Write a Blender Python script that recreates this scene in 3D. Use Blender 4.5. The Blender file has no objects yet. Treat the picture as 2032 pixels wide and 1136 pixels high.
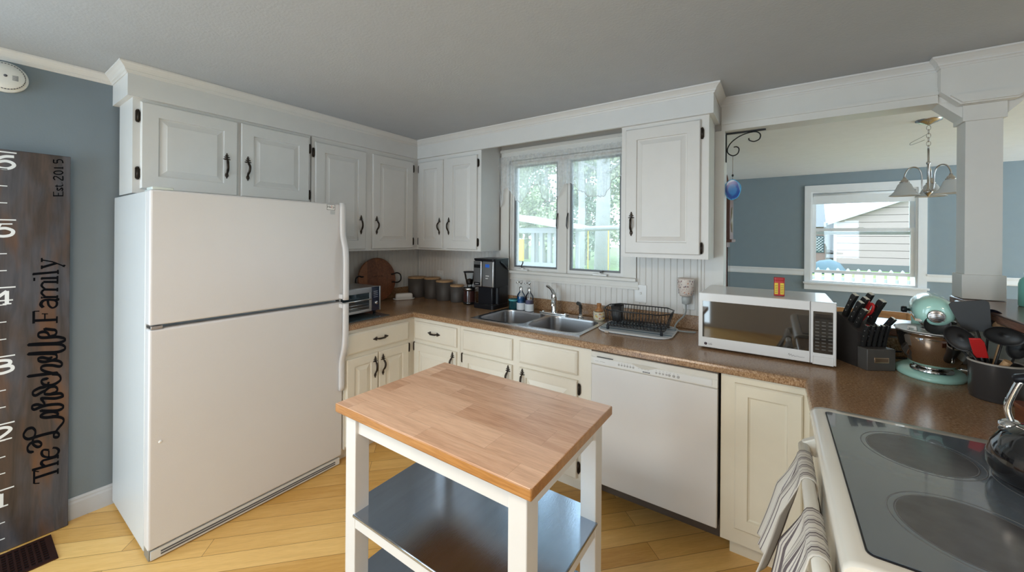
import bpy, bmesh, math, random
from mathutils import Vector, Matrix
from math import sin, cos, pi, radians as R_
random.seed(7)
sc = bpy.context.scene
COL = sc.collection

# ------------------------------------------------------------ camera, world, lights, exposure
cd = bpy.data.cameras.new('camera'); cam = bpy.data.objects.new('camera', cd); COL.objects.link(cam)
cd.sensor_width = 36; cd.lens = 36 * 762 / 2032; cd.shift_y = -98 / 2032; cd.clip_start = 0.02; cd.clip_end = 200
YAW, ROLL = R_(34.35), R_(0.42)
f_ = Vector((-sin(YAW), cos(YAW), 0)); r_ = Vector((cos(YAW), sin(YAW), 0)) * cos(ROLL) + Vector((0, 0, 1)) * sin(ROLL)
u_ = r_.cross(f_)
m_ = Matrix(((r_.x, u_.x, -f_.x), (r_.y, u_.y, -f_.y), (r_.z, u_.z, -f_.z))).to_4x4(); m_.translation = (0, 0, 1.51)
cam.matrix_world = m_; sc.camera = cam
w = bpy.data.worlds.new('sky'); sc.world = w; w.use_nodes = True
bg = w.node_tree.nodes['Background']; bg.inputs[0].default_value = (0.69, 0.87, 1.0, 1); bg.inputs[1].default_value = 7.0
sc.view_settings.view_transform = 'Standard'; sc.view_settings.look = 'None'; sc.view_settings.gamma = 1
sc.view_settings.exposure = 0.0
sc.cycles.use_denoising = True; sc.cycles.max_bounces = 10; sc.cycles.diffuse_bounces = 5; sc.cycles.transparent_max_bounces = 16
sc.cycles.sample_clamp_indirect = 8; sc.cycles.caustics_refractive = False

def area(name, loc, rot, sx, sy, power, color=(1, 1, 1), portal=False):
    l = bpy.data.lights.new(name, 'AREA'); l.shape = 'RECTANGLE'; l.size = sx; l.size_y = sy; l.energy = power; l.color = color
    o = bpy.data.objects.new(name, l); COL.objects.link(o); o.location = loc; o.rotation_euler = rot
    if portal: l.cycles.is_portal = True
    return o
area('window_portal', (-1.43, 3.05, 1.7), (-pi/2, 0, 0), 1.3, 1.1, 1, portal=True)
area('window_portal', (0.93, 6.95, 1.6), (-pi/2, 0, 0), 1.2, 1.4, 1, portal=True)
area('window_portal', (4.75, 4.75, 1.2), (0, pi/2, 0), 2.1, 3.3, 1, portal=True)
area('window_portal', (-1.9, -2.75, 1.2), (pi/2, 0, 0), 2.0, 2.1, 1, portal=True)
area('window_portal', (1.7, -2.75, 1.5), (pi/2, 0, 0), 1.0, 1.2, 1, portal=True)
area('window_portal', (-3.22, -1.1, 1.1), (0, -pi/2, 0), 2.0, 1.2, 1, portal=True)
area('warm_fill_light', (-0.9, -0.4, 2.30), (0, 0, 0), 0.9, 0.5, 30, (1.0, 0.86, 0.70))  # added warm fill from above and behind the camera, no fixture modelled
area('warm_fill_light', (1.6, -1.0, 2.30), (0, 0, 0), 0.5, 0.5, 30, (1.0, 0.86, 0.70))  # second added fill, warms the stove side; not a real fixture

# ------------------------------------------------------------ materials
MATS = {}
def nodes(name):
    m = bpy.data.materials.new(name); m.use_nodes = True; nt = m.node_tree
    return m, nt, nt.nodes['Principled BSDF']
def setp(b, **k):
    for n, v in k.items():
        n = n.replace('_', ' ')
        if n in b.inputs: b.inputs[n].default_value = v
def mat(name, col, rough=.5, metal=0., var=.04, scale=12., bump=0., bscale=80., coat=0., spec=.5, stretch=(1, 1, 1), **k):
    """painted or plain surface with slight procedural variation"""
    if name in MATS: return MATS[name]
    m, nt, b = nodes(name); L = nt.links
    b.inputs['Roughness'].default_value = rough; b.inputs['Metallic'].default_value = metal
    b.inputs['Coat Weight'].default_value = coat; b.inputs['Specular IOR Level'].default_value = spec
    setp(b, **k)
    tc = nt.nodes.new('ShaderNodeTexCoord'); mp = nt.nodes.new('ShaderNodeMapping'); mp.inputs['Scale'].default_value = stretch
    L.new(tc.outputs['Object'], mp.inputs[0])
    n = nt.nodes.new('ShaderNodeTexNoise'); n.inputs['Scale'].default_value = scale; n.inputs['Detail'].default_value = 4; L.new(mp.outputs[0], n.inputs['Vector'])
    mx = nt.nodes.new('ShaderNodeMix'); mx.data_type = 'RGBA'
    mx.inputs[6].default_value = tuple(max(0, c * (1 - var)) for c in col) + (1,); mx.inputs[7].default_value = tuple(min(1, c * (1 + var)) for c in col) + (1,)
    L.new(n.outputs['Fac'], mx.inputs[0]); L.new(mx.outputs[2], b.inputs['Base Color'])
    if bump:
        n2 = nt.nodes.new('ShaderNodeTexNoise'); n2.inputs['Scale'].default_value = bscale; n2.inputs['Detail'].default_value = 3; L.new(mp.outputs[0], n2.inputs['Vector'])
        bp = nt.nodes.new('ShaderNodeBump'); bp.inputs['Strength'].default_value = bump; bp.inputs['Distance'].default_value = .003
        L.new(n2.outputs['Fac'], bp.inputs['Height']); L.new(bp.outputs[0], b.inputs['Normal'])
    MATS[name] = m; return m
def ramp(nt, fac, stops):
    r = nt.nodes.new('ShaderNodeValToRGB'); e = r.color_ramp.elements
    while len(e) < len(stops): e.new(.5)
    for q, (p, c) in zip(e, stops): q.position = p; q.color = tuple(c) + (1,)
    nt.links.new(fac, r.inputs[0]); return r.outputs[0]
def coords(nt, scale=(1, 1, 1), rot=(0, 0, 0), loc=(0, 0, 0), kind='Object'):
    tc = nt.nodes.new('ShaderNodeTexCoord'); mp = nt.nodes.new('ShaderNodeMapping')
    mp.inputs['Scale'].default_value = scale; mp.inputs['Rotation'].default_value = rot; mp.inputs['Location'].default_value = loc
    nt.links.new(tc.outputs[kind], mp.inputs[0]); return mp.outputs[0]
def noise(nt, vec, scale, detail=4, rough=.5, dist=0):
    n = nt.nodes.new('ShaderNodeTexNoise'); n.inputs['Scale'].default_value = scale; n.inputs['Detail'].default_value = detail
    n.inputs['Roughness'].default_value = rough; n.inputs['Distortion'].default_value = dist; nt.links.new(vec, n.inputs['Vector']); return n.outputs['Fac']
def mixc(nt, fac, a, b, mode='MIX'):
    m = nt.nodes.new('ShaderNodeMix'); m.data_type = 'RGBA'; m.blend_type = mode
    for i, v in ((0, fac), (6, a), (7, b)):
        if hasattr(v, 'links'): nt.links.new(v, m.inputs[i])
        elif i == 0: m.inputs[0].default_value = v
        else: m.inputs[i].default_value = tuple(v) + (1,)
    return m.outputs[2]
def wood(name, c1, c2, c3, axis='Y', rough=.4, scale=1.0, coat=0.0, planks=None):
    """wood grain along axis; planks=(w, len, rotz) cuts it into boards"""
    if name in MATS: return MATS[name]
    m, nt, b = nodes(name); b.inputs['Roughness'].default_value = rough; b.inputs['Coat Weight'].default_value = coat; b.inputs['Coat Roughness'].default_value = .15
    st = {'X': (1.2, 14, 14), 'Y': (14, 1.2, 14), 'Z': (14, 14, 1.2)}[axis]
    rot = (0, 0, planks[2]) if planks else (0, 0, 0)
    v0 = coords(nt, (1, 1, 1), rot)
    vv = v0
    if planks:
        br = nt.nodes.new('ShaderNodeTexBrick'); br.offset = .37; br.offset_frequency = 2; br.squash = 1
        br.inputs['Scale'].default_value = 1; br.inputs['Brick Width'].default_value = planks[1]; br.inputs['Row Height'].default_value = planks[0]
        br.inputs['Mortar Size'].default_value = planks[3]; br.inputs['Mortar Smooth'].default_value = .1; br.inputs['Bias'].default_value = 0
        br.inputs['Color1'].default_value = (0, 0, 0, 1); br.inputs['Color2'].default_value = (1, 1, 1, 1); br.inputs['Mortar'].default_value = (.5, .5, .5, 1)
        nt.links.new(v0, br.inputs['Vector'])
        ad = nt.nodes.new('ShaderNodeVectorMath'); ad.operation = 'MULTIPLY_ADD'; nt.links.new(br.outputs['Color'], ad.inputs[0]); ad.inputs[1].default_value = (7, 7, 7); nt.links.new(v0, ad.inputs[2]); vv = ad.outputs[0]
    mp = nt.nodes.new('ShaderNodeMapping'); mp.inputs['Scale'].default_value = tuple(s * scale for s in st); nt.links.new(vv, mp.inputs[0])
    g = noise(nt, mp.outputs[0], 3.2, 6, .6, .6); col = ramp(nt, g, [(.3, c1), (.52, c2), (.72, c3)])
    mp2 = nt.nodes.new('ShaderNodeMapping'); mp2.inputs['Scale'].default_value = tuple(s * scale * 5 for s in st); nt.links.new(vv, mp2.inputs[0])
    g2 = noise(nt, mp2.outputs[0], 4, 3); col = mixc(nt, .25, col, ramp(nt, g2, [(.35, tuple(x * .6 for x in c1)), (.6, c3)]))
    if planks:
        col = mixc(nt, planks[4], col, mixc(nt, br.outputs['Color'], c1, c3))
        col = mixc(nt, br.outputs['Fac'], col, tuple(x * .35 for x in c1))
    nt.links.new(col, b.inputs['Base Color'])
    bp = nt.nodes.new('ShaderNodeBump'); bp.inputs['Strength'].default_value = .12; bp.inputs['Distance'].default_value = .002
    nt.links.new(g2, bp.inputs['Height']); nt.links.new(bp.outputs[0], b.inputs['Normal'])
    MATS[name] = m; return m
def glassmat(name, tint=(1, 1, 1), mixf=.08, rough=.02):
    if name in MATS: return MATS[name]
    m = bpy.data.materials.new(name); m.use_nodes = True; nt = m.node_tree; nt.nodes.clear()
    o = nt.nodes.new('ShaderNodeOutputMaterial'); t = nt.nodes.new('ShaderNodeBsdfTransparent'); g = nt.nodes.new('ShaderNodeBsdfGlossy'); x = nt.nodes.new('ShaderNodeMixShader')
    t.inputs[0].default_value = tint + (1,); g.inputs['Roughness'].default_value = rough
    fr = nt.nodes.new('ShaderNodeFresnel'); fr.inputs[0].default_value = 1.45
    ad = nt.nodes.new('ShaderNodeMath'); ad.inputs[1].default_value = mixf; nt.links.new(fr.outputs[0], ad.inputs[0]); nt.links.new(ad.outputs[0], x.inputs[0])
    nt.links.new(t.outputs[0], x.inputs[1]); nt.links.new(g.outputs[0], x.inputs[2]); nt.links.new(x.outputs[0], o.inputs[0])
    MATS[name] = m; return m

WHITE = mat('white_cabinet_paint', (.69, .685, .67), .38, bump=.05, bscale=30)
CREAM = mat('cream_cabinet_paint', (.74, .695, .60), .38, bump=.05, bscale=30)
TRIM = mat('white_trim_paint', (.70, .68, .64), .4)
DTRIM = mat('bright_trim_paint', (.84, .85, .86), .4)
BEAD = mat('beadboard_paint', (.70, .68, .65), .45)
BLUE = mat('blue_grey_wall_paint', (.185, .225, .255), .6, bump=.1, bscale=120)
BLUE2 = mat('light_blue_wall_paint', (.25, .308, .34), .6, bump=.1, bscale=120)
BEIGE = mat('beige_wall_paint', (.52, .49, .45), .6)
CEIL = mat('window_tinted_ceiling_paint', (.43, .455, .485), .75, bump=.35, bscale=90)  # blue cast of the window daylight is put into this darker ceiling colour
CEIL2 = mat('daylit_dining_ceiling_paint', (.87, .88, .89), .75)  # lighter colour carries the dining room's strong daylight
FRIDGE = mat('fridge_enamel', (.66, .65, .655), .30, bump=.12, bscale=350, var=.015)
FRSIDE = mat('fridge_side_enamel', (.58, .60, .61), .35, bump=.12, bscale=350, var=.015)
ALMOND = mat('almond_enamel', (.73, .70, .63), .22, var=.02, coat=.3)
DWHITE = mat('dishwasher_enamel', (.67, .65, .63), .3, var=.015)
DPANEL = mat('dishwasher_panel', (.70, .70, .69), .35, var=.01)
BRONZE = mat('antique_bronze', (.045, .035, .028), .35, .8, var=.5, scale=60)
DGREY = mat('dark_grey_plastic', (.09, .09, .10), .5)
BLACK = mat('black_plastic', (.010, .010, .013), .30, var=.2, spec=.3)
BLACKM = mat('black_nylon', (.016, .015, .015), .5, var=.2)
BLKGLOSS = mat('black_enamel', (.008, .008, .009), .08, coat=.8)
CHROME = mat('chrome', (.78, .79, .80), .08, 1.0, var=.02)
STEEL = mat('brushed_steel', (.56, .57, .58), .26, 1.0, var=.08, scale=6, stretch=(1, 30, 30))
STEELY = mat('reflection_tinted_shelf_steel', (.42, .50, .62), .17, 1.0, var=.15, scale=5, stretch=(6, 1, 6), bump=.05, bscale=50)  # blue of the reflected window is put into the steel's base colour
NICKEL = mat('brushed_nickel', (.50, .47, .45), .25, 1.0)
WHITEP = mat('white_plastic', (.80, .80, .79), .35, var=.01)
CERAM = mat('white_ceramic', (.82, .80, .77), .15, coat=.5, var=.01)
TAUPE = mat('taupe_stoneware', (.080, .070, .064), .55, var=.08)
BAMBOO = wood('bamboo_lid_wood', (.36, .20, .09), (.46, .28, .14), (.54, .35, .19), 'X', .5)
CROCKM = mat('charcoal_glazed_stoneware', (.045, .042, .042), .28, var=.15, coat=.3)
MINT = mat('mint_enamel', (.42, .71, .62), .18, coat=.6, var=.02)
RED = mat('red_silicone', (.55, .02, .02), .4)
REDL = mat('red_label', (.50, .02, .02), .4)
YELL = mat('yellow_label', (.75, .55, .04), .4)
DARKW = wood('dark_reddish_wood', (.12, .03, .012), (.20, .05, .02), (.28, .08, .03), 'Y', .3, coat=.3)
BARW = wood('walnut_bar_wood', (.12, .055, .035), (.19, .09, .06), (.26, .13, .09), 'Y', .22, coat=.2)
SPOONW = wood('beech_spoon_wood', (.45, .24, .10), (.55, .32, .15), (.62, .38, .2), 'Z', .5)
CHAIRW = wood('orange_oak_wood', (.50, .25, .10), (.60, .32, .14), (.68, .40, .2), 'X', .45)
CLOCKW = wood('clock_case_wood', (.10, .04, .03), (.16, .07, .05), (.22, .10, .08), 'Z', .35)
BLKW = mat('dark_block_wood', (.035, .03, .028), .5, var=.2, scale=30)
GREYW = mat('grey_block_wood', (.075, .068, .062), .5, var=.15, scale=30)
FLOORM = wood('honey_bamboo_floor', (.54, .27, .055), (.74, .42, .11), (.88, .58, .22), 'X', .34, .8, planks=(.108, 1.05, R_(-46), .0011, .6))
BUTCH = wood('butcher_block_top', (.44, .22, .12), (.70, .41, .26), (.86, .60, .43), 'X', .36, .7, planks=(.105, .34, 0, .0002, .45))
BUTED = wood('butcher_block_oiled_edge', (.30, .11, .02), (.40, .17, .04), (.48, .23, .07), 'X', .3, 1.0, coat=.3)
BOARDW = wood('acacia_board_wood', (.10, .028, .012), (.22, .075, .028), (.38, .15, .06), 'X', .35, 1.0, coat=.2, planks=(.09, .4, .5, .0004, .5))
GLASS = glassmat('window_glass', (.97, .99, 1.0), .02)
CGLASS = glassmat('clear_glass', (.90, .93, .95), .05)

def counter_mat():
    m, nt, b = nodes('brown_speckled_laminate'); b.inputs['Roughness'].default_value = .21
    v = coords(nt, (1, 1, 1), (0, 0, .6))
    mp = nt.nodes.new('ShaderNodeMapping'); mp.inputs['Scale'].default_value = (1, 2.6, 1); nt.links.new(v, mp.inputs[0])
    a = noise(nt, mp.outputs[0], 105, 5, .65); c = ramp(nt, a, [(.33, (.13, .058, .022)), (.45, (.28, .155, .075)), (.56, (.41, .25, .135)), (.68, (.60, .43, .28))])
    d = noise(nt, v, 240, 2); c = mixc(nt, ramp(nt, d, [(.6, (0, 0, 0)), (.68, (.8, .8, .8))]), c, (.52, .36, .23))
    e = noise(nt, v, 5, 3); c = mixc(nt, ramp(nt, e, [(.35, (.25, .25, .25)), (.7, (0, 0, 0))]), c, (.15, .08, .05))
    nt.links.new(c, b.inputs['Base Color']); return m
COUNTER = counter_mat()
def stain_board():
    m, nt, b = nodes('stained_growth_chart_wood'); b.inputs['Roughness'].default_value = .42
    v = coords(nt, (8, 9, .9)); a = noise(nt, v, 2.5, 6, .65, .8)
    v2 = coords(nt, (1, 4, 1.3)); s = noise(nt, v2, 2.1, 3)
    c = ramp(nt, a, [(.3, (.024, .019, .018)), (.5, (.050, .036, .031)), (.7, (.085, .055, .042))])
    g = ramp(nt, a, [(.3, (.035, .038, .050)), (.5, (.066, .068, .082)), (.7, (.095, .09, .10))])
    c = mixc(nt, ramp(nt, s, [(.42, (0, 0, 0)), (.58, (.85, .85, .85))]), c, g)
    o = noise(nt, coords(nt, (1, 5, 1), loc=(3, 1, 2)), 2.4, 3); c = mixc(nt, ramp(nt, o, [(.55, (0, 0, 0)), (.72, (.6, .6, .6))]), c, (.16, .065, .02))
    nt.links.new(c, b.inputs['Base Color']); return m
CHARTW = stain_board()
def stripes(name, stops, scale, axis=0, rough=.9, kind='UV'):
    m, nt, b = nodes(name); b.inputs['Roughness'].default_value = rough; b.inputs['Specular IOR Level'].default_value = .1
    tc = nt.nodes.new('ShaderNodeTexCoord'); s = nt.nodes.new('ShaderNodeSeparateXYZ'); nt.links.new(tc.outputs[kind], s.inputs[0])
    mu = nt.nodes.new('ShaderNodeMath'); mu.operation = 'MULTIPLY'; mu.inputs[1].default_value = scale; nt.links.new(s.outputs[axis], mu.inputs[0])
    fr = nt.nodes.new('ShaderNodeMath'); fr.operation = 'FRACT'; nt.links.new(mu.outputs[0], fr.inputs[0])
    r = nt.nodes.new('ShaderNodeValToRGB'); r.color_ramp.interpolation = 'CONSTANT'; e = r.color_ramp.elements
    while len(e) < len(stops): e.new(.5)
    for q, (p, c) in zip(e, stops): q.position = p; q.color = tuple(c) + (1,)
    nt.links.new(fr.outputs[0], r.inputs[0]); nt.links.new(r.outputs[0], b.inputs['Base Color'])
    n = noise(nt, coords(nt), 400, 2); bp = nt.nodes.new('ShaderNodeBump'); bp.inputs['Strength'].default_value = .3; bp.inputs['Distance'].default_value = .001
    nt.links.new(n, bp.inputs['Height']); nt.links.new(bp.outputs[0], b.inputs['Normal']); return m
_c, _g, _d = (.62, .58, .52), (.15, .125, .13), (.24, .21, .22)
TOWEL = stripes('striped_towel_cloth', [(0, _c), (.30, _g), (.36, _c), (.41, _d), (.44, _c), (.50, _g), (.60, _c), (.66, _d), (.69, _c), (.90, _g), (.94, _c)], 3.6)
_w, _b1, _b2 = (.62, .64, .66), (.12, .20, .27), (.30, .38, .44)
MATCL = stripes('striped_mat_cloth', [(0, _w), (.2, _b2), (.3, _w), (.42, _b1), (.52, _b2), (.6, _w), (.74, _b1), (.8, _w), (.9, _b2)], 6, 1, kind='Object')

# ------------------------------------------------------------ mesh builder
class MB:
    def __init__(s): s.bm = bmesh.new(); s.M = Matrix(); s.mi = 0; s.uv = None
    def v(s, p): return s.bm.verts.new(s.M @ Vector(p))
    def f(s, vs, smooth=False):
        try:
            q = s.bm.faces.new(vs); q.material_index = s.mi; q.smooth = smooth; return q
        except ValueError: return None
    def box(s, x0, x1, y0, y1, z0, z1, bev=0, seg=2):
        vs = [s.v((x, y, z)) for z in (z0, z1) for y in (y0, y1) for x in (x0, x1)]
        fs = [s.f([vs[i] for i in q]) for q in ((0, 2, 3, 1), (4, 5, 7, 6), (0, 1, 5, 4), (1, 3, 7, 5), (3, 2, 6, 7), (2, 0, 4, 6))]
        if bev:
            es = list({e for f in fs for e in f.edges})
            r = bmesh.ops.bevel(s.bm, geom=es, offset=bev, segments=seg, profile=.5, affect='EDGES')
            for f in r['faces']: f.material_index = s.mi; f.smooth = True
        return s
    def rings(s, rs, closed=True, cap=True, smooth=True):
        """rs: list of point rings"""
        V = [[s.v(p) for p in r] for r in rs]
        n = len(V[0])
        for a, b in zip(V, V[1:]):
            for i in range(n if closed else n - 1):
                j = (i + 1) % n; s.f([a[i], a[j], b[j], b[i]], smooth)
        if cap and closed:
            s.f(V[0][::-1], False); s.f(V[-1], False)
        return s
    def lathe(s, prof, c=(0, 0, 0), n=28, axis='Z', cap=False, smooth=True):
        rs = []
        for r, h in prof:
            ring = []
            for i in range(n):
                a = 2 * pi * i / n; x, y = r * cos(a), r * sin(a)
                p = {'Z': (x, y, h), 'Y': (x, h, -y), 'X': (h, x, y)}[axis]
                ring.append((p[0] + c[0], p[1] + c[1], p[2] + c[2]))
            rs.append(ring)
        return s.rings(rs, True, cap, smooth)
    def tube(s, pts, r, n=8, cap=True, flat=1.0, closed=False, up=None):
        pts = [Vector(p) for p in pts]; rr = r if isinstance(r, (list, tuple)) else [r] * len(pts)
        N = len(pts); rs = []; prev = None
        for i, p in enumerate(pts):
            if closed: t = pts[(i + 1) % N] - pts[(i - 1) % N]
            else: t = pts[min(i + 1, N - 1)] - pts[max(i - 1, 0)]
            if t.length < 1e-9: t = Vector((0, 0, 1))
            t.normalize()
            if prev is None:
                a = Vector(up) if up else (Vector((0, 0, 1)) if abs(t.z) < .9 else Vector((1, 0, 0)))
            else: a = prev
            a = (a - t * a.dot(t))
            if a.length < 1e-6: a = t.orthogonal()
            a.normalize(); b = t.cross(a); prev = a
            rs.append([p + a * (rr[i] * cos(2 * pi * k / n)) + b * (rr[i] * flat * sin(2 * pi * k / n)) for k in range(n)])
        if closed: rs.append(rs[0]); return s.rings(rs, True, False)
        return s.rings(rs, True, cap)
    def prism(s, poly, h0, h1, axis='Z', bev=0, smooth=False):
        """poly 2D extruded; axis Z: (x,y); Y: (x,z); X: (y,z)"""
        def P(a, b, h): return {'Z': (a, b, h), 'Y': (a, h, b), 'X': (h, a, b)}[axis]
        A = [s.v(P(a, b, h0)) for a, b in poly]; B = [s.v(P(a, b, h1)) for a, b in poly]; n = len(poly); fs = []
        fs.append(s.f(A[::-1])); fs.append(s.f(B))
        for i in range(n):
            j = (i + 1) % n; fs.append(s.f([A[i], A[j], B[j], B[i]], smooth))
        if bev:
            es = list(set(list(fs[0].edges) + list(fs[1].edges)))
            r = bmesh.ops.bevel(s.bm, geom=es, offset=bev, segments=2, profile=.5, affect='EDGES')
            for f in r['faces']: f.smooth = True; f.material_index = s.mi
        return s
    def loops(s, rect, steps, capb=False):
        """nested rectangles (u,v in XY of M; w in Z): steps of (inset, w)"""
        u0, u1, v0, v1 = rect; prev = None
        for ins, wz in steps:
            cur = [s.v(p) for p in ((u0 + ins, v0 + ins, wz), (u1 - ins, v0 + ins, wz), (u1 - ins, v1 - ins, wz), (u0 + ins, v1 - ins, wz))]
            if prev:
                for i in range(4): s.f([prev[i], prev[(i + 1) % 4], cur[(i + 1) % 4], cur[i]])
            elif capb: s.f(cur[::-1])
            prev = cur
        s.f(prev); return s
    def sphere(s, c, r, sc=(1, 1, 1), n=12):
        pr = [(max(1e-5, sin(pi * i / n)), -cos(pi * i / n)) for i in range(n + 1)]
        rs = [[(c[0] + r * sc[0] * a * cos(2 * pi * k / (2 * n)), c[1] + r * sc[1] * a * sin(2 * pi * k / (2 * n)), c[2] + r * sc[2] * h) for k in range(2 * n)] for a, h in pr]
        return s.rings(rs, True, False)
    def ribbon(s, pts, w, th, nrm=(1, 0, 0)):
        """flat stroke of width w lying in the plane with normal nrm, th thick"""
        N = Vector(nrm); pts = [Vector(p) for p in pts]; rs = []
        for i, p in enumerate(pts):
            t = (pts[min(i + 1, len(pts) - 1)] - pts[max(i - 1, 0)]).normalized(); b = N.cross(t) * (w / 2)
            rs.append([p - b, p + b, p + b + N * th, p - b + N * th])
        return s.rings(rs, True, True, False)
def shade(me, ang=40):
    pass
def catmull(pts, k=6, closed=False):
    P = [Vector(p) for p in pts]; o = []; n = len(P)
    rng = range(n if closed else n - 1)
    for i in rng:
        p0 = P[(i - 1) % n] if closed or i > 0 else P[0]; p1 = P[i]; p2 = P[(i + 1) % n]; p3 = P[(i + 2) % n] if closed or i + 2 < n else P[-1]
        for j in range(k):
            t = j / k
            o.append(.5 * ((2 * p1) + (-p0 + p2) * t + (2 * p0 - 5 * p1 + 4 * p2 - p3) * t * t + (-p0 + 3 * p1 - 3 * p2 + p3) * t ** 3))
    if not closed: o.append(P[-1])
    return o
def rrect(x0, x1, y0, y1, r, n=6):
    o = []
    for cx, cy, a0 in ((x1 - r, y1 - r, 0), (x0 + r, y1 - r, 90), (x0 + r, y0 + r, 180), (x1 - r, y0 + r, 270)):
        for i in range(n + 1):
            a = R_(a0 + 90 * i / n); o.append((cx + r * cos(a), cy + r * sin(a)))
    return o

# ------------------------------------------------------------ objects
def link(o, parent=None):
    COL.objects.link(o)
    if parent: o.parent = parent
    return o
def finish(name, mb, mats, parent=None, loc=None):
    """one mesh object; mesh is written in world coordinates when the parent chain sits at the thing's base"""
    me = bpy.data.meshes.new(name)
    bmesh.ops.remove_doubles(mb.bm, verts=mb.bm.verts, dist=1e-6)
    bmesh.ops.recalc_face_normals(mb.bm, faces=mb.bm.faces)
    mb.bm.to_mesh(me); mb.bm.free()
    for m in (mats if isinstance(mats, (list, tuple)) else [mats]): me.materials.append(m)
    return link(bpy.data.objects.new(name, me), parent)
def base_of(o):
    while o.parent: o = o.parent
    return o
def part(name, mb, mats, parent, world=True, label=None):
    o = finish(name, mb, mats, parent)
    if world: o.data.transform(base_of(parent).matrix_basis.inverted())
    if label: o['label'] = label
    return o
def tag(o, label, cat, group=None):
    o['label'] = label; o['category'] = cat
    if group: o['group'] = group
    return o
def thing(name, label, cat, loc=(0, 0, 0), rz=0, group=None):
    o = bpy.data.objects.new(name, None); o.empty_display_size = .05; COL.objects.link(o); o.location = loc; o.rotation_euler = (0, 0, rz)
    return tag(o, label, cat, group)
def single(name, mb, mats, label, cat, loc=(0, 0, 0), rz=0, group=None):
    """a thing that is one mesh, built in world coordinates around loc"""
    o = finish(name, mb, mats); M = Matrix.Translation(loc) @ Matrix.Rotation(rz, 4, 'Z')
    o.data.transform(M.inverted()); o.location = loc; o.rotation_euler = (0, 0, rz)
    return tag(o, label, cat, group)
def struct(name, mb, mats, parent=None):
    o = finish(name, mb, mats, parent); o['kind'] = 'structure'; return o
def copy_tree(o, parent=None):
    c = o.copy(); COL.objects.link(c); c.parent = parent
    for ch in list(o.children): copy_tree(ch, c)
    return c
def text(name, body, size, mtx, m, parent, extr=.0003, align='CENTER'):
    cu = bpy.data.curves.new(name, 'FONT'); cu.body = body; cu.size = size; cu.extrude = extr; cu.align_x = align; cu.align_y = 'CENTER'
    cu.materials.append(m); tmp = bpy.data.objects.new(name, cu); COL.objects.link(tmp); bpy.context.view_layer.update()
    me = bpy.data.meshes.new_from_object(tmp.evaluated_get(bpy.context.evaluated_depsgraph_get())); bpy.data.objects.remove(tmp); bpy.data.curves.remove(cu)
    o = bpy.data.objects.new(name, me); COL.objects.link(o); o.parent = parent
    o.matrix_basis = base_of(parent).matrix_basis.inverted() @ mtx if parent else mtx
    return o
def face_mtx(loc, facing):
    """text plane facing '-Y' or '+X'"""
    if facing == '-Y': return Matrix.Translation(loc) @ Matrix.Rotation(pi / 2, 4, 'X')
    return Matrix.Translation(loc) @ Matrix.Rotation(pi / 2, 4, 'Z') @ Matrix.Rotation(pi / 2, 4, 'X')

# frames for cabinet fronts: u right, v up, w out
def front(y=None, x=None):
    if y is not None: return Matrix(((1, 0, 0, 0), (0, 0, -1, y), (0, 1, 0, 0), (0, 0, 0, 1)))
    return Matrix(((0, 0, 1, x), (1, 0, 0, 0), (0, 1, 0, 0), (0, 0, 0, 1)))
def mbf(F): m = MB(); m.M = F; return m
def ubox(m, u0, u1, v0, v1, w0, w1, bev=0):
    m.box(u0, u1, v0, v1, w0, w1, bev); return m

# ============================================================ SETTING
WX, WY, CZ = -3.06, 2.75, 2.39
def sweep(path, prof, closed=False):
    """profile (d, z) swept along a 2D path with mitres, d measured to the right of travel"""
    mb = MB(); P = [Vector((p[0], p[1])) for p in path]; rs = []
    for i, p in enumerate(P):
        a = (p - P[i - 1]).normalized() if i > 0 else None
        b = (P[i + 1] - p).normalized() if i + 1 < len(P) else None
        na = Vector((a.y, -a.x)) if a else None; nb = Vector((b.y, -b.x)) if b else None
        if na and nb: n = (na + nb); n = n / max(.2, n.dot(na)) if n.length > 1e-6 else na
        else: n = na or nb
        rs.append([(p.x + n.x * d, p.y + n.y * d, z) for d, z in prof])
    return mb.rings(rs, True, True, False)
def wall_holes(mb, x0, x1, z0, z1, y0, y1, holes, axis='X'):
    """slab with rectangular holes (a0,a1,b0,b1)"""
    xs = sorted({x0, x1} | {h[0] for h in holes} | {h[1] for h in holes}); zs = sorted({z0, z1} | {h[2] for h in holes} | {h[3] for h in holes})
    for a, b in zip(xs, xs[1:]):
        for c, d in zip(zs, zs[1:]):
            if any(h[0] <= a and b <= h[1] and h[2] <= c and d <= h[3] for h in holes): continue
            if axis == 'X': mb.box(a, b, y0, y1, c, d)
            else: mb.box(y0, y1, a, b, c, d)
# floor, ceilings
m = MB(); m.box(-3.2, 4.9, -2.9, 6.8, -.12, 0); struct('floor', m, FLOORM)
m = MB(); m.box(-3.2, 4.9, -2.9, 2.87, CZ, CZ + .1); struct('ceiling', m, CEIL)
m = MB(); m.box(-.8, 4.9, 2.87, 6.8, CZ, CZ + .1); struct('ceiling', m, CEIL2)
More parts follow.
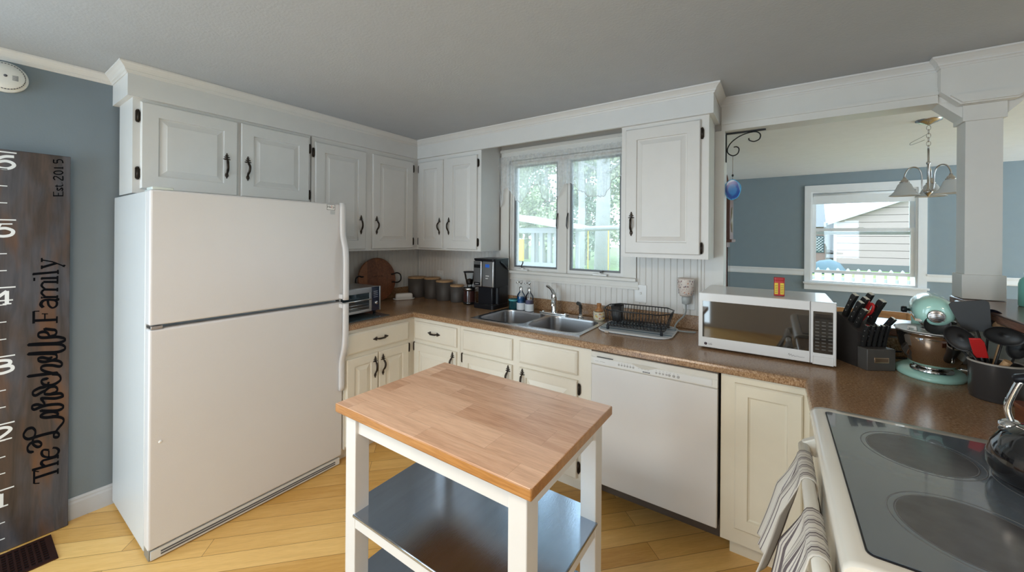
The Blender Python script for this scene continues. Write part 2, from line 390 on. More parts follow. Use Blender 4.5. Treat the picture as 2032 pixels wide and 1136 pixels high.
# walls
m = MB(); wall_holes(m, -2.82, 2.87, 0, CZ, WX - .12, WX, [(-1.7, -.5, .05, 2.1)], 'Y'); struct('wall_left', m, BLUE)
m = MB(); wall_holes(m, WX, -.28, 0, CZ, WY, WY + .12, [(-1.90, -.89, 1.22, 2.16)])
m.box(-.28, .79, WY, WY + .12, 0, 1.015); m.box(.70, .79, WY, WY + .12, 1.015, 1.187); wall_back = struct('wall_back', m, BEIGE)
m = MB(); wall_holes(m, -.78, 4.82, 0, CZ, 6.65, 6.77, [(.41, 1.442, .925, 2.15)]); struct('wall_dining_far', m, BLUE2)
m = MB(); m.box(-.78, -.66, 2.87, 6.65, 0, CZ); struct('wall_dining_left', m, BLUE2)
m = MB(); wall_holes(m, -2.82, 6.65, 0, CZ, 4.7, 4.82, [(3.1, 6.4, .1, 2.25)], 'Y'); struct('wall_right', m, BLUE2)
m = MB(); wall_holes(m, WX, 4.7, 0, CZ, -2.82, -2.7, [(-2.9, -.9, .05, 2.15), (1.2, 2.2, .9, 2.1)]); struct('wall_front', m, BEIGE)
m = MB(); m.box(.79, .91, -1.6, 2.87, 0, 1.187); struct('wall_half', m, TRIM)
# beadboard panels above the counter (grooved)
def bead(name, a0, a1, z0, z1, F, dep=.010):
    mb = mbf(F); pts = [(a0, 0)]; a = a0 + .02
    while a < a1 - .01:
        pts += [(a - .003, dep), (a, dep - .004), (a + .003, dep)]; a += .041
    pts = [(a0, 0), (a0, dep)] + pts[1:] + [(a1, dep), (a1, 0)]
    mb.rings([[(p, z0, w) for p, w in pts], [(p, z1, w) for p, w in pts]], True, True, False); return struct(name, mb, BEAD)
bead('trim_1', WX + .012, -1.99, 1.0, 1.39, front(y=WY)); bead('trim_2', -1.99, -.80, 1.0, 1.145, front(y=WY)); bead('trim_3', -.80, -.33, 1.0, 1.39, front(y=WY))
bead('trim_4', 1.45, WY - .012, 1.0, 1.39, front(x=WX))
m = mbf(front(y=WY)); ubox(m, -.33, -.315, 1.0, 2.2, 0, .016); ubox(m, -.315, -.28, 1.0, 2.183, 0, .022); ubox(m, -.405, -.39, 1.0, 1.385, .01, .018); ubox(m, -.28, -.262, 1.02, 2.183, -.13, .022); struct('trim_5', m, TRIM)
# soffits
m = MB(); m.box(WX, -2.74, .51, WY, 2.225, CZ); m.box(-2.74, -2.0, 2.445, WY, 2.225, CZ); m.box(-2.0, -.83, 2.445, 2.465, 2.225, CZ); m.box(-.83, -.29, 2.445, WY, 2.225, CZ)
struct('trim_6', m, WHITE)
crown = [(0, CZ - .052), (.004, CZ - .052), (.007, CZ - .044), (.012, CZ - .040), (.013, CZ - .034), (.018, CZ - .026), (.028, CZ - .015), (.033, CZ - .011), (.036, CZ - .009), (.037, CZ - .001), (0, CZ - .001)]
struct('trim_7', sweep([(WX, -2.7), (WX, .51), (-2.74, .51), (-2.74, 2.445), (-.29, 2.445), (-.29, WY), (.66, WY), (.66, 2.70), (4.7, 2.70)], crown), mat('crown_white_paint', (.68, .665, .64), .4))
# beam over the pass-through, column and capital
m = MB(); m.box(-.28, 4.7, WY, WY + .12, 2.183, CZ); m.box(-.28, .66, WY - .012, WY, 2.183, 2.225); m.box(-.28, .66, WY - .02, WY, 2.222, 2.240)
m.box(-.28, .66, WY - .008, WY, 2.24, 2.262)
m.prism([(.66, CZ - .002), (.66, 2.225), (.725, 2.155), (.905, 2.155), (.965, 2.215), (4.7, 2.215), (4.7, CZ - .002)], 2.70, WY, 'Y')
m.prism([(.69, 2.20), (.73, 2.16), (.90, 2.16), (.94, 2.20)], 2.688, 2.70, 'Y')
m.prism([(.745, 2.184), (.745, 2.10), (.665, 2.184)], WY + .005, WY + .115, 'Y')
m.prism([(.885, 2.184), (.885, 2.10), (.965, 2.184)], WY + .005, WY + .115, 'Y')
struct('trim_8', m, TRIM)
m = MB(); m.box(.745, .885, WY - .004, WY + .12, 2.08, 2.183, .002); m.box(.745, .885, WY - .004, WY + .12, 1.228, 1.345, .002); m.box(.756, .874, WY + .006, WY + .112, 1.34, 2.09)
struct('trim_9', m, TRIM)
# baseboards, chair rails
bb = [(0, 0), (.014, 0), (.014, .082), (.010, .092), (.010, .10), (.004, .11), (0, .11)]
struct('baseboard_left', sweep([(WX, -2.7), (WX, .55)], bb), mat('grey_blue_baseboard', (.50, .52, .55), .4))
rail = [(0, 1.005), (.012, 1.005), (.018, 1.02), (.018, 1.06), (.028, 1.085), (.028, 1.095), (0, 1.095)]
struct('trim_10', sweep([(-.66, 2.9), (-.66, 6.65), (.34, 6.65)], rail), DTRIM); struct('trim_11', sweep([(1.518, 6.65), (4.7, 6.65)], rail), DTRIM)
# pass-through ledge and bar top
def slab(name, x0, x1, y0, y1, z0, z1, mt, label, cat):
    mb = MB(); mb.box(x0, x1, y0, y1, z0, z1, .008, 3); return single(name, mb, mt, label, cat, ((x0 + x1) / 2, (y0 + y1) / 2, z0))
slab('pass_through_ledge', -.26, .695, 2.72, 3.05, 1.016, 1.055, BARW, 'glossy brown wood ledge capping the low wall behind the microwave', 'ledge')
m = MB(); m.prism([(.704, -1.6), (1.18, -1.6), (1.18, 2.90), (.745, 2.90), (.745, 2.68), (.704, 2.68)], 1.188, 1.226, 'Z', .006); single('raised_bar_top', m, BARW, 'dark glossy walnut raised bar top under the white column', 'bar top', (.94, .6, 1.188))

# ------------------------------------------------------------ kitchen window
def screen_mat():
    if 'insect_screen_mesh' in MATS: return MATS['insect_screen_mesh']
    m = bpy.data.materials.new('insect_screen_mesh'); m.use_nodes = True; nt = m.node_tree; nt.nodes.clear(); o = nt.nodes.new('ShaderNodeOutputMaterial'); tr = nt.nodes.new('ShaderNodeBsdfTransparent'); tl = nt.nodes.new('ShaderNodeBsdfTranslucent'); x = nt.nodes.new('ShaderNodeMixShader')
    tl.inputs[0].default_value = (.75, .77, .79, 1); n = noise(nt, coords(nt), 900, 1); k = nt.nodes.new('ShaderNodeMath'); k.operation = 'MULTIPLY_ADD'; nt.links.new(n, k.inputs[0]); k.inputs[1].default_value = .04; k.inputs[2].default_value = .22  # pale translucent share of the screen lays a bright haze over the view
    nt.links.new(k.outputs[0], x.inputs[0]); nt.links.new(tr.outputs[0], x.inputs[1]); nt.links.new(tl.outputs[0], x.inputs[2]); nt.links.new(x.outputs[0], o.inputs[0]); MATS['insect_screen_mesh'] = m; return m
def kitchen_window():
    m = mbf(front(y=WY))
    ubox(m, -1.985, -1.905, 1.22, 2.25, 0, .018); ubox(m, -.885, -.805, 1.22, 2.25, 0, .018); ubox(m, -1.905, -.885, 2.165, 2.25, 0, .018)
    ubox(m, -1.99, -.80, 2.24, 2.262, .012, .03)
    ubox(m, -2.0, -.80, 1.198, 1.222, -.10, .045, .004); ubox(m, -1.99, -.79, 1.155, 1.198, 0, .018); ubox(m, -1.995, -.785, 1.142, 1.158, 0, .026)
    ubox(m, -1.905, -1.885, 1.222, 2.165, -.12, 0); ubox(m, -.905, -.885, 1.222, 2.165, -.12, 0); ubox(m, -1.885, -.905, 2.145, 2.165, -.12, 0)
    ubox(m, -1.425, -1.355, 1.222, 2.145, -.12, .004)
    w_ = struct('window_1', m, TRIM)
    for a, b in ((-1.885, -1.425), (-1.355, -.905)):
        s = mbf(front(y=WY)); 
        for q in ((a, b, 1.222, 1.248), (a, b, 2.12, 2.145), (a, a + .02, 1.248, 2.12), (b - .02, b, 1.248, 2.12)): ubox(s, *q, -.05, -.01)
        so = part('sash', s, mat('white_sash_vinyl', (.72, .71, .69), .4), w_)
        s = mbf(front(y=WY)); a2, b2 = a + .02, b - .02
        for q in ((a2, b2, 1.248, 1.262), (a2, b2, 2.106, 2.12), (a2, a2 + .013, 1.262, 2.106), (b2 - .013, b2, 1.262, 2.106)): ubox(s, *q, -.045, -.018)
        part('screen_frame', s, mat('grey_screen_frame', (.16, .17, .18), .5), so, label='dark grey screen frame')
        s = mbf(front(y=WY)); ubox(s, a2 + .01, b2 - .01, 1.256, 2.11, -.042, -.038); part('pane', s, GLASS, so)
        s = mbf(front(y=WY)); ubox(s, a2 + .011, b2 - .011, 1.258, 2.108, -.0225, -.0220); part('insect_screen', s, screen_mat(), so, label='fine grey insect screen')
        s = mbf(front(y=WY)); cx = a + .12 if a < -1.5 else b - .17
        ubox(s, cx - .055, cx + .055, 1.222, 1.236, -.006, .022, .004); s.M = front(y=WY) @ Matrix.Translation((cx, 1.236, .012))
        s.lathe([(.014, 0), (.014, .008), (.006, .012)], n=12, axis='Y', cap=True)
        k = part('crank', s, WHITEP, w_)
        s = mbf(front(y=WY)); s.tube([(cx, 1.244, .012), (cx - .004, 1.262, .02), (cx + .01, 1.285, .018), (cx + .008, 1.30, .014)] if a < -1.5 else [(cx, 1.244, .012), (cx + .01, 1.252, .02), (cx + .03, 1.256, .022)], .0055, 8); part('crank_handle', s, mat('dark_crank_metal', (.10, .10, .10), .3, .8), k)
        s = mbf(front(y=WY)); lx = b - .014 if a < -1.5 else a + .006
        s.tube([(lx, 1.70, -.006), (lx, 1.66, .012), (lx - .002, 1.60, .016), (lx, 1.575, .006)], [.004, .006, .005, .003], 8); part('sash_latch', s, mat('dark_crank_metal', (0, 0, 0)), w_)
kitchen_window()
def dining_window():
    m = mbf(front(y=6.65))
    ubox(m, .341, .41, .925, 2.235, 0, .02); ubox(m, 1.442, 1.518, .925, 2.235, 0, .02); ubox(m, .41, 1.442, 2.15, 2.235, 0, .02)
    ubox(m, .325, 1.534, .90, .925, 0, .05, .004); ubox(m, .341, 1.518, .82, .90, 0, .02)
    for q in ((.41, .43, .925, 2.15), (1.422, 1.442, .925, 2.15), (.43, 1.422, 2.13, 2.15), (.43, 1.422, .925, .945)): ubox(m, *q, -.12, 0)
    w_ = struct('window_2', m, DTRIM)
    def sash(z0, z1, y, wd=.04):
        s = mbf(front(y=6.65)); 
        for q in ((.43, 1.422, z0, z0 + wd), (.43, 1.422, z1 - wd, z1), (.43, .43 + wd, z0 + wd, z1 - wd), (1.422 - wd, 1.422, z0 + wd, z1 - wd)): ubox(s, *q, y, y + .03)
        so = part('sash', s, DTRIM, w_); s = mbf(front(y=6.65)); ubox(s, .43 + wd - .005, 1.422 - wd + .005, z0 + wd - .005, z1 - wd + .005, y + .013, y + .017); part('pane', s, GLASS, so)
        return so
    sash(1.05, 1.655, -.05); sash(1.57, 2.13, -.09)
    s = mbf(front(y=6.65)); ubox(s, .90, .96, 1.655, 1.665, -.045, -.02, .003); part('sash_lock', s, WHITEP, w_)
    sh = mbf(front(y=6.65)); sh.M = sh.M @ Matrix.Translation((.436, 2.10, -.025)); sh.lathe([(.022, 0), (.022, .98)], n=16, axis='X', cap=True); sh.box(.0, .98, -.12, .0, .018, .0205)
    part('roller_shade', sh, mat('white_shade_fabric', (.85, .87, .88), .7), w_)
dining_window()

# ============================================================ CABINETS
def raised(m, u0, u1, v0, v1, w0, fr=.055, deep=True):
    """raised-panel door slab on plane w0"""
    m.loops((u0, u1, v0, v1), [(0, w0), (0, w0 + .013), (.005, w0 + .018), (fr, w0 + .018), (fr + .003, w0 + .009), (fr + .009, w0 + .009), (fr + .034, w0 + .0165), (fr + .036, w0 + .018)], True)
def flat_panel(m, u0, u1, v0, v1, w0, fr=.052):
    m.loops((u0, u1, v0, v1), [(0, w0), (0, w0 + .013), (.006, w0 + .018), (fr, w0 + .018), (fr + .004, w0 + .010), (fr + .010, w0 + .007)], True)
def slab_front(m, u0, u1, v0, v1, w0):
    m.loops((u0, u1, v0, v1), [(0, w0), (0, w0 + .010), (.004, w0 + .014), (.012, w0 + .017), (.013, w0 + .018)], True)
def pull(F, u, v, w, parent, horiz=False, flip=1):
    """antique fleur pull: leaf finials and an arched grip"""
    m = mbf(F @ Matrix.Translation((u, v, w)) @ (Matrix.Rotation(pi / 2, 4, 'Z') if horiz else Matrix()) @ Matrix.Diagonal((1.35, 1.08, 1.15, 1)))
    def fleur(y, s, k=1.0):
        for dy, wd, th in ((0, .015, .004), (.011, .012, .0035), (.021, .007, .003)): m.sphere((0, y + s * dy * k, .003), 1, (wd * k, .0040 * k, th), 6)
        m.sphere((0, y + s * .028 * k, .003), 1, (.003, .007 * k, .003), 6); m.sphere((0, y + s * .010 * k, .003), 1, (.0045, .014 * k, .004), 6)
    if horiz:
        fleur(.032, 1, .8); fleur(-.032, -1, .8)
        m.tube(catmull([(0, .032, .004), (.0, .026, .016), (0, .012, .022), (0, -.012, .022), (0, -.026, .016), (0, -.032, .004)], 4), [.004] * 4 + [.005] * 13 + [.004] * 4, 8)
    else:
        fleur(.034, 1)
        m.tube(catmull([(0, .034, .004), (0, .024, .015), (.002 * flip, .006, .024), (.001 * flip, -.018, .022), (-.001 * flip, -.036, .010), (0, -.050, .003)], 4), [.0035] * 4 + [.0055] * 12 + [.0045] * 5, 8)
        m.sphere((0, -.055, .003), 1, (.0075, .013, .0035), 6); m.sphere((0, -.068, .003), 1, (.003, .007, .0025), 6)
    part('handle', m, BRONZE, parent, label='dark antique bronze pull')
def hinge(F, u, v, w, parent, s=1):
    m = mbf(F @ Matrix.Translation((u, v, w)) @ Matrix.Diagonal((1.25, 1.15, 1.2, 1)))
    m.prism([(-.008, -.022), (-.004, -.03), (0, -.022), (0, .022), (-.004, .03), (-.008, .022)], 0, .003, 'Z')
    m.prism([(.008, -.018), (.004, -.027), (0, -.018), (0, .018), (.004, .027), (.008, .018)], -.001, .002, 'Z')
    m.tube([(0, -.022, .003), (0, .022, .003)], .0042, 8); m.sphere((0, .026, .003), .0045, n=5); m.sphere((0, -.026, .003), .0045, n=5)
    part('hinge', m, BRONZE, parent, label='dark antique bronze hinge')
def cab(name, label, cat, loc, body, F, mt, doors=(), drawers=(), rails=None):
    """body: list of boxes (world); doors: (u0,u1,v0,v1,handle_u,handle_v,hinge_u,(hinge v..),style)"""
    t = thing(name, label, cat, loc)
    m = MB()
    for b in body: m.box(*b)
    part('body', m, mt, t)
    for d in doors:
        u0, u1, v0, v1, hu, hv, gu, gv, st = d
        q = mbf(F); (raised(q, u0, u1, v0, v1, .0, .070 if F is UL or F is UB else .055) if st == 'r' else flat_panel(q, u0, u1, v0, v1, .0))
        dr = part('door', q, mt, t)
        if hu is not None: pull(F, hu, hv, .018, dr, False, 1 if hu < (u0 + u1) / 2 else -1)
        for g in gv: hinge(F, gu, g, .004, dr)
    for u0, u1, v0, v1, h in drawers:
        q = mbf(F); slab_front(q, u0, u1, v0, v1, .0); dr = part('drawer' if h else 'false_front', q, mt, t)
        if h: pull(F, (u0 + u1) / 2, (v0 + v1) / 2, .018, dr, True)
    return t
UL = front(x=-2.765); UB = front(y=2.47); BL = front(x=-2.345); BB = front(y=2.07)
s = 1.0
cab('upper_cabinet', 'short white two-door wall cabinet directly above the refrigerator', 'cabinet', (-2.9, 1.0, 1.72),
    [(WX + .024, -2.765, .534, 1.462, 1.725, 2.225)], UL, WHITE,
    [(.563, 1.003, 1.75, 2.208, .945, 1.93, .553, (2.13, 1.83), 'r'), (1.022, 1.447, 1.75, 2.208, 1.058, 1.93, 1.455, (2.13, 1.80), 'r')])
cab('upper_cabinet', 'tall white two-door wall cabinet between refrigerator and room corner', 'cabinet', (-2.9, 1.9, 1.385),
    [(WX + .024, -2.765, 1.472, 2.72, 1.385, 2.225)], UL, WHITE,
    [(1.492, 1.912, 1.40, 2.19, 1.865, 1.60, 1.482, (2.11,), 'r'), (1.975, 2.405, 1.40, 2.19, 2.012, 1.60, 2.417, (2.13, 1.46), 'r')])
cab('upper_cabinet', 'white two-door corner wall cabinet left of the sink window', 'cabinet', (-2.3, 2.6, 1.385),
    [(-2.764, -2.0, 2.47, WY - .024, 1.385, 2.225)], UB, WHITE,
    [(-2.735, -2.425, 1.40, 2.19, -2.458, 1.60, -2.742, (2.13, 1.46), 'r'), (-2.375, -2.035, 1.40, 2.19, -2.345, 1.60, -2.028, (2.12, 1.46), 'r')])
cab('upper_cabinet', 'single-door white wall cabinet right of the sink window', 'cabinet', (-.55, 2.6, 1.385),
    [(-.825, -.315, 2.47, WY - .024, 1.385, 2.225)], UB, mat('warm_white_cabinet_paint', (.69, .665, .63), .38, bump=.05, bscale=30),
    [(-.795, -.358, 1.41, 2.20, -.755, 1.60, -.350, (2.12, 1.45), 'r')])
# base cabinets
TOE = .09
cab('base_cabinet', 'cream base cabinet beside the refrigerator, one wide drawer over two doors', 'cabinet', (-2.7, 1.75, 0),
    [(WX + .024, -2.345, 1.475, 2.07, TOE, .874), (WX + .024, -2.41, 1.475, 2.07, 0, TOE)], BL, CREAM,
    [(1.485, 1.726, .105, .68, 1.700, .585, 1.0, (), 'r'), (1.736, 2.005, .105, .68, 1.766, .585, 2.016, (.645, .16), 'r')],
    [(1.485, 2.005, .71, .850, True)])
cab('base_cabinet', 'cream corner base cabinet with one small drawer over one door', 'cabinet', (-2.1, 2.4, 0),
    [(-2.345, -1.857, 2.07, WY - .024, TOE, .874), (-2.345, -1.857, 2.13, WY - .024, 0, TOE)], BB, CREAM,
    [(-2.325, -1.885, .105, .675, -1.915, .60, -2.335, (.645, .16), 'r')], [(-2.325, -1.885, .705, .845, True)])
cab('sink_base_cabinet', 'cream sink base cabinet with two false drawer fronts over two doors', 'cabinet', (-1.4, 2.4, 0),
    [(-1.855, -.858, 2.07, 2.088, TOE, .874), (-1.855, -.858, 2.13, 2.70, 0, TOE), (-1.855, -1.84, 2.088, WY - .024, TOE, .874), (-.873, -.858, 2.088, WY - .024, TOE, .874)], BB, CREAM,
    [(-1.825, -1.40, .105, .675, -1.425, .60, -1.834, (.645, .16), 'r'), (-1.345, -.94, .105, .675, -1.315, .60, -.931, (.625, .17), 'r')],
    [(-1.825, -1.40, .705, .845, False), (-1.345, -.94, .705, .845, False)])
cab('base_cabinet', 'narrow cream base cabinet with recessed panel door right of the dishwasher', 'cabinet', (0, 2.4, 0),
    [(-.205, .128, 2.07, WY - .024, TOE, .874), (-.17, .128, 2.13, WY - .024, 0, TOE), (.128, .76, 1.71, WY - .024, TOE, .874), (.19, .76, 1.71, WY - .024, 0, TOE)], BB,
    mat('yellowed_cream_cabinet_paint', (.74, .68, .55), .38, bump=.05, bscale=30), [(-.148, .105, .165, .838, None, 0, 0, (), 'f')])
# countertop: L then U, one continuous top with a sink cut-out
m = MB(); T0, T1 = .876, .914
for a in ((WX + .001, -2.335, 1.475, 2.055), (WX + .001, -1.80, 2.055, WY - .001), (-1.80, -.985, 2.055, 2.155), (-1.80, -.985, 2.645, WY - .001), (-.985, .125, 2.055, WY - .001), (.125, .788, 1.703, WY - .001)):
    m.box(*a, T0, T1)
nose = [(0, T0), (.010, T0), (.015, T0 + .005), (.015, T1 - .012), (.011, T1 - .003), (.004, T1), (0, T1)]
ct = sweep([(-2.335, 1.475), (-2.335, 2.055), (.125, 2.055), (.125, 1.703)], nose)
for fq in ct.bm.faces: pass
tmp = bpy.data.meshes.new('t'); ct.bm.to_mesh(tmp); m.bm.from_mesh(tmp); bpy.data.meshes.remove(tmp)
ctop = thing('countertop', 'brown speckled laminate worktop running around the corner to the stove', 'countertop', (-1.1, 2.4, T0)); part('worktop', m, COUNTER, ctop)
m = MB(); m.box(WX + .0115, WX + .03, 1.475, WY - .0115, T1 + .0005, 1.005, .004); single('backsplash', m, COUNTER, 'short brown laminate backsplash strip on the left wall', 'backsplash', (WX + .02, 2.1, T1))
m = MB(); m.box(WX + .031, .745, WY - .030, WY - .0115, T1 + .0005, 1.005, .004); single('backsplash', m, COUNTER, 'long brown laminate backsplash strip behind sink and microwave', 'backsplash', (-1.1, WY - .02, T1))

# ============================================================ REFRIGERATOR
def fridge():
    t = thing('refrigerator', 'large white top-freezer refrigerator against the left wall', 'refrigerator', (-2.7, .98, 0))
    m = MB(); m.box(-3.035, -2.43, .515, 1.465, .02, 1.712, .006); part('body', m, FRSIDE, t)
    for z0, z1, nm in ((.055, 1.070, 'fridge_door'), (1.088, 1.716, 'freezer_door')):
        m = MB(); m.box(-2.418, -2.350, .513, 1.468, z0, z1, .010, 3); d = part(nm, m, FRIDGE, t)
        m = MB(); m.box(-2.430, -2.418, .525, 1.455, z0 + .01, z1 - .01); part('gasket', m, mat('grey_gasket', (.35, .38, .40), .6), d)
        # bracketless handle: strip that bows outwards toward the seam
        if nm == 'freezer_door': path = [(1.722, .006), (1.55, .008), (1.50, .014), (1.45, .032), (1.40, .044), (1.30, .048), (1.092, .048)]
        else: path = [(1.068, .048), (.90, .048), (.80, .042), (.74, .026), (.69, .010), (.64, .006), (.495, .006)]
        m = MB(); rs = []
        for z, w_ in catmull([(a, b, 0) for a, b in path], 4).__iter__() if False else [(p.x, p.y) for p in catmull([(a, b, 0) for a, b in path], 4)]:
            x = -2.350 + w_; rs.append([(x - .005, 1.435, z), (x + .012, 1.432, z), (x + .020, 1.438, z), (x + .020, 1.462, z), (x + .012, 1.470, z), (x - .005, 1.470, z)])
        m.rings(rs, True, True); 
        if nm == 'freezer_door': m.box(-2.352, -2.300, 1.437, 1.468, 1.095, 1.125, .004)
        else: m.box(-2.352, -2.300, 1.437, 1.468, 1.035, 1.064, .004)
        part('handle', m, FRIDGE, d)
        if nm == 'freezer_door':
            m = MB(); m.box(-2.350, -2.3492, 1.350, 1.405, 1.672, 1.708); s_ = part('sticker', m, WHITEP, d, label='small white sticker with black and red lettering')
            m = MB()
            for q in ((1.350, 1.405, 1.706, 1.708), (1.350, 1.405, 1.672, 1.674), (1.350, 1.352, 1.672, 1.708), (1.403, 1.405, 1.672, 1.708)): m.box(-2.3492, -2.3489, *q)
            part('sticker_border', m, BLACK, s_)
            text('sticker_text', 'He', .021, face_mtx((-2.3490, 1.365, 1.692), '+X'), BLACK, s_); text('sticker_text', '2', .021, face_mtx((-2.3490, 1.382, 1.692), '+X'), REDL, s_); text('sticker_text', 'p', .021, face_mtx((-2.3490, 1.395, 1.692), '+X'), BLACK, s_)
            m = MB(); m.box(-2.350, -2.3495, 1.374, 1.405, 1.645, 1.669); part('sticker', m, mat('grey_sticker', (.5, .52, .53), .3), d, label='small plain grey sticker')
        else:
            m = MB(); m.lathe([(.007, 0), (.007, .002), (.004, .004), (0.0005, .004)], (0, 0, 0), 10); m.bm.transform(Matrix.Translation((-2.350, .555, .545)) @ Matrix.Rotation(pi / 2, 4, 'Y')); part('screw_cover', m, WHITEP, d)
    m = MB(); m.box(-2.425, -2.352, .525, 1.45, .008, .048); 
    g = part('kick_grille', m, mat('white_grille', (.66, .65, .63), .4), t); m = MB()
    for z in (.018, .030): m.box(-2.3515, -2.3495, .56, 1.42, z, z + .006)
    part('grille_slots', m, DGREY, g, label='dark grille slots')
    m = MB(); m.box(-2.44, -2.355, .52, .60, 1.716, 1.730, .005, 2); m.box(-2.52, -2.44, .53, .57, 1.712, 1.722, .003); part('hinge_cover', m, mat('pale_green_hinge_cover', (.60, .66, .63), .4), t)
    m = MB(); m.box(-2.42, -2.345, .518, .56, 1.072, 1.086, .002); part('hinge_bracket', m, NICKEL, t)
    m = MB(); m.box(-2.43, -2.36, .518, .556, .004, .052, .003); part('leveling_bracket', m, mat('grimy_metal', (.30, .29, .26), .5, .6), t)
fridge()

# ============================================================ DISHWASHER
def dishwasher():
    t = thing('dishwasher', 'white built-in dishwasher with button panel below the dish rack', 'dishwasher', (-.53, 2.3, 0)); F = front(y=2.06)
    m = MB(); m.box(-.85, -.215, 2.075, 2.68, .13, .87); part('body', m, DGREY, t)
    m = mbf(F); m.box(-.850, -.217, .135, .795, -.012, .012, .004); d = part('door', m, DWHITE, t)
    # control panel: upper lip, lower insert and grip recess
    m = mbf(F); 
    prof = [(.797, -.012), (.797, .014), (.803, .018), (.838, .016), (.842, .012), (.866, .014), (.868, .010), (.868, -.012)]
    m.rings([[(u, z, w_) for z, w_ in prof] for u in (-.850, -.217)], True, True, False)
    c = part('control_panel', m, mat('dishwasher_cream_panel', (.68, .66, .61), .3), t)
    m = mbf(F); m.box(-.835, -.240, .806, .836, .0165, .0185, .0006); part('panel_insert', m, DPANEL, c)
    m = mbf(F); m.prism([(-.620 + .13 * i / 10, .841 - .018 * sin(pi * i / 10)) for i in range(11)], .0185, .0205, 'Z'); part('grip', m, mat('dishwasher_grip', (.55, .52, .46), .4), c)
    m = mbf(F)
    for i in range(14): m.box(-.815 + i * .0066, -.8105 + i * .0066, .8405, .8450, .0155, .0165 + .002)
    part('vent', m, BLACK, c, label='row of black vent slots')
    def btn(u, z=.818, r=.0052):
        m = mbf(F); m.lathe([(r, .0180), (r, .0192), (r * .7, .0198), (.0003, .0198)], (u, z, 0), 10); part('button', m, mat('grey_button', (.40, .39, .38), .4), c)
    for i in range(6): btn(-.690 + i * .0155, .821)
    for i in range(4): btn(-.495 + i * .0165, .818)
    for i in range(3): btn(-.432 + i * .021, .818, .007)
    m = mbf(F)
    for i in range(6): m.box(-.693 + i * .0155, -.687 + i * .0155, .8295, .8310, .0184, .0189)
    for i in range(4):
        for q in range(2): m.box(-.588 + i * .0165, -.580 + i * .0165, .822 + .006 * q, .8232 + .006 * q, .0184, .0189)
    for i in range(7): m.box(-.498 + i * .017, -.492 + i * .017, .829, .8305, .0184, .0189)
    m.box(-.825, -.805, .818, .8195, .0184, .0189); m.box(-.798, -.768, .818, .8195, .0184, .0189)
    part('markings', m, mat('grey_print', (.30, .30, .30), .5), c)
    m = mbf(F); m.box(-.563, -.527, .8065, .8125, .0184, .0191); part('brand_plate', m, BLACK, c, label='tiny black maker plate')
    text('brand_text', 'KENMORE', .0062, face_mtx((-.545, 2.06 - .0193, .8095), '-Y'), WHITEP, c, .0001)
    m = MB(); m.box(-.845, -.22, 2.20, 2.22, .0, .13); part('kick_plate', m, mat('recess_shaded_kick_plate', (.10, .07, .05), .5), t)  # dark colour paints the shadow of the recess under the door
dishwasher()

# ============================================================ STOVE
def stove():
    t = thing('stove', 'almond electric range with black glass cooktop at lower right', 'stove', (.42, 1.3, 0))
    m = MB(); m.box(.135, .775, .915, 1.695, .02, .90); part('body', m, ALMOND, t)
    # bezel: rounded front lip
    prof = [(.775, .893), (.775, .930), (.16, .930), (.135, .929), (.118, .924), (.108, .914), (.105, .900), (.108, .886), (.118, .880), (.135, .880)]
    m = MB(); m.rings([[(x, y, z) for x, z in prof] for y in (.912, .93, 1.68, 1.699)], True, True); part('bezel', m, ALMOND, t)
    m = MB(); m.box(.19, .78, 1.694, 1.712, .9145, .9225, .002); part('side_trim', m, mat('grey_gap_trim', (.45, .45, .45), .3, .6), t)
    g = MB(); g.prism(rrect(.146, .765, .955, 1.655, .012), .9302, .9335, 'Z'); gl = part('cooktop_glass', g, mat('reflection_greyed_cooktop_glass', (.10, .122, .148), .10, bump=.02, bscale=500, coat=.9, spec=.8), t)  # blue-grey base colour paints the ceiling and window reflection onto black glass
    g = MB(); g.prism(rrect(.143, .768, .952, 1.658, .014), .9300, .9325, 'Z'); part('cooktop_edge', g, BLACK, gl)
    RG = mat('printed_burner_ring', (.16, .165, .175), .25); RD = mat('worn_burner_disc', (.075, .075, .080), .16, var=.35, scale=22)
    for x, y, r in ((.325, 1.475, .118), (.330, 1.135, .128), (.565, 1.43, .122), (.580, 1.12, .10)):
        g = MB(); g.lathe([(r - .012, .9336), (r - .012, .93375), (.0005, .93375)], (x, y, 0), 48, cap=False, smooth=False); part('burner', g, RD, gl, label='round scratched burner mark')
        g = MB(); g.lathe([(r, .9336), (r, .9338), (r - .0025, .9338), (r - .0025, .9336)], (x, y, 0), 64)
        g.lathe([(r - .014, .9336), (r - .014, .9338), (r - .0155, .9338), (r - .0155, .9336)], (x, y, 0), 64); part('burner_ring', g, RG, gl)
    # oven door with handle
    m = MB(); m.box(.118, .135, .925, 1.685, .20, .865, .006); d = part('oven_door', m, ALMOND, t)
    m = MB(); m.box(.1165, .119, 1.03, 1.58, .34, .70); part('oven_window', m, BLKGLOSS, d, label='black oven window')
    m = MB(); m.tube([(.088, .955, .800), (.086, 1.10, .800), (.085, 1.3, .800), (.086, 1.5, .800), (.088, 1.655, .800)], .0165, 14)
    for y in (.955, 1.655): m.prism([(.12, .775), (.085, .782), (.072, .800), (.085, .818), (.12, .84)], y - .014, y + .014, 'Y', .004)
    part('door_handle', m, ALMOND, d)
    m = MB(); m.box(.12, .135, .925, 1.685, .03, .19, .005); part('drawer', m, ALMOND, t)
stove()

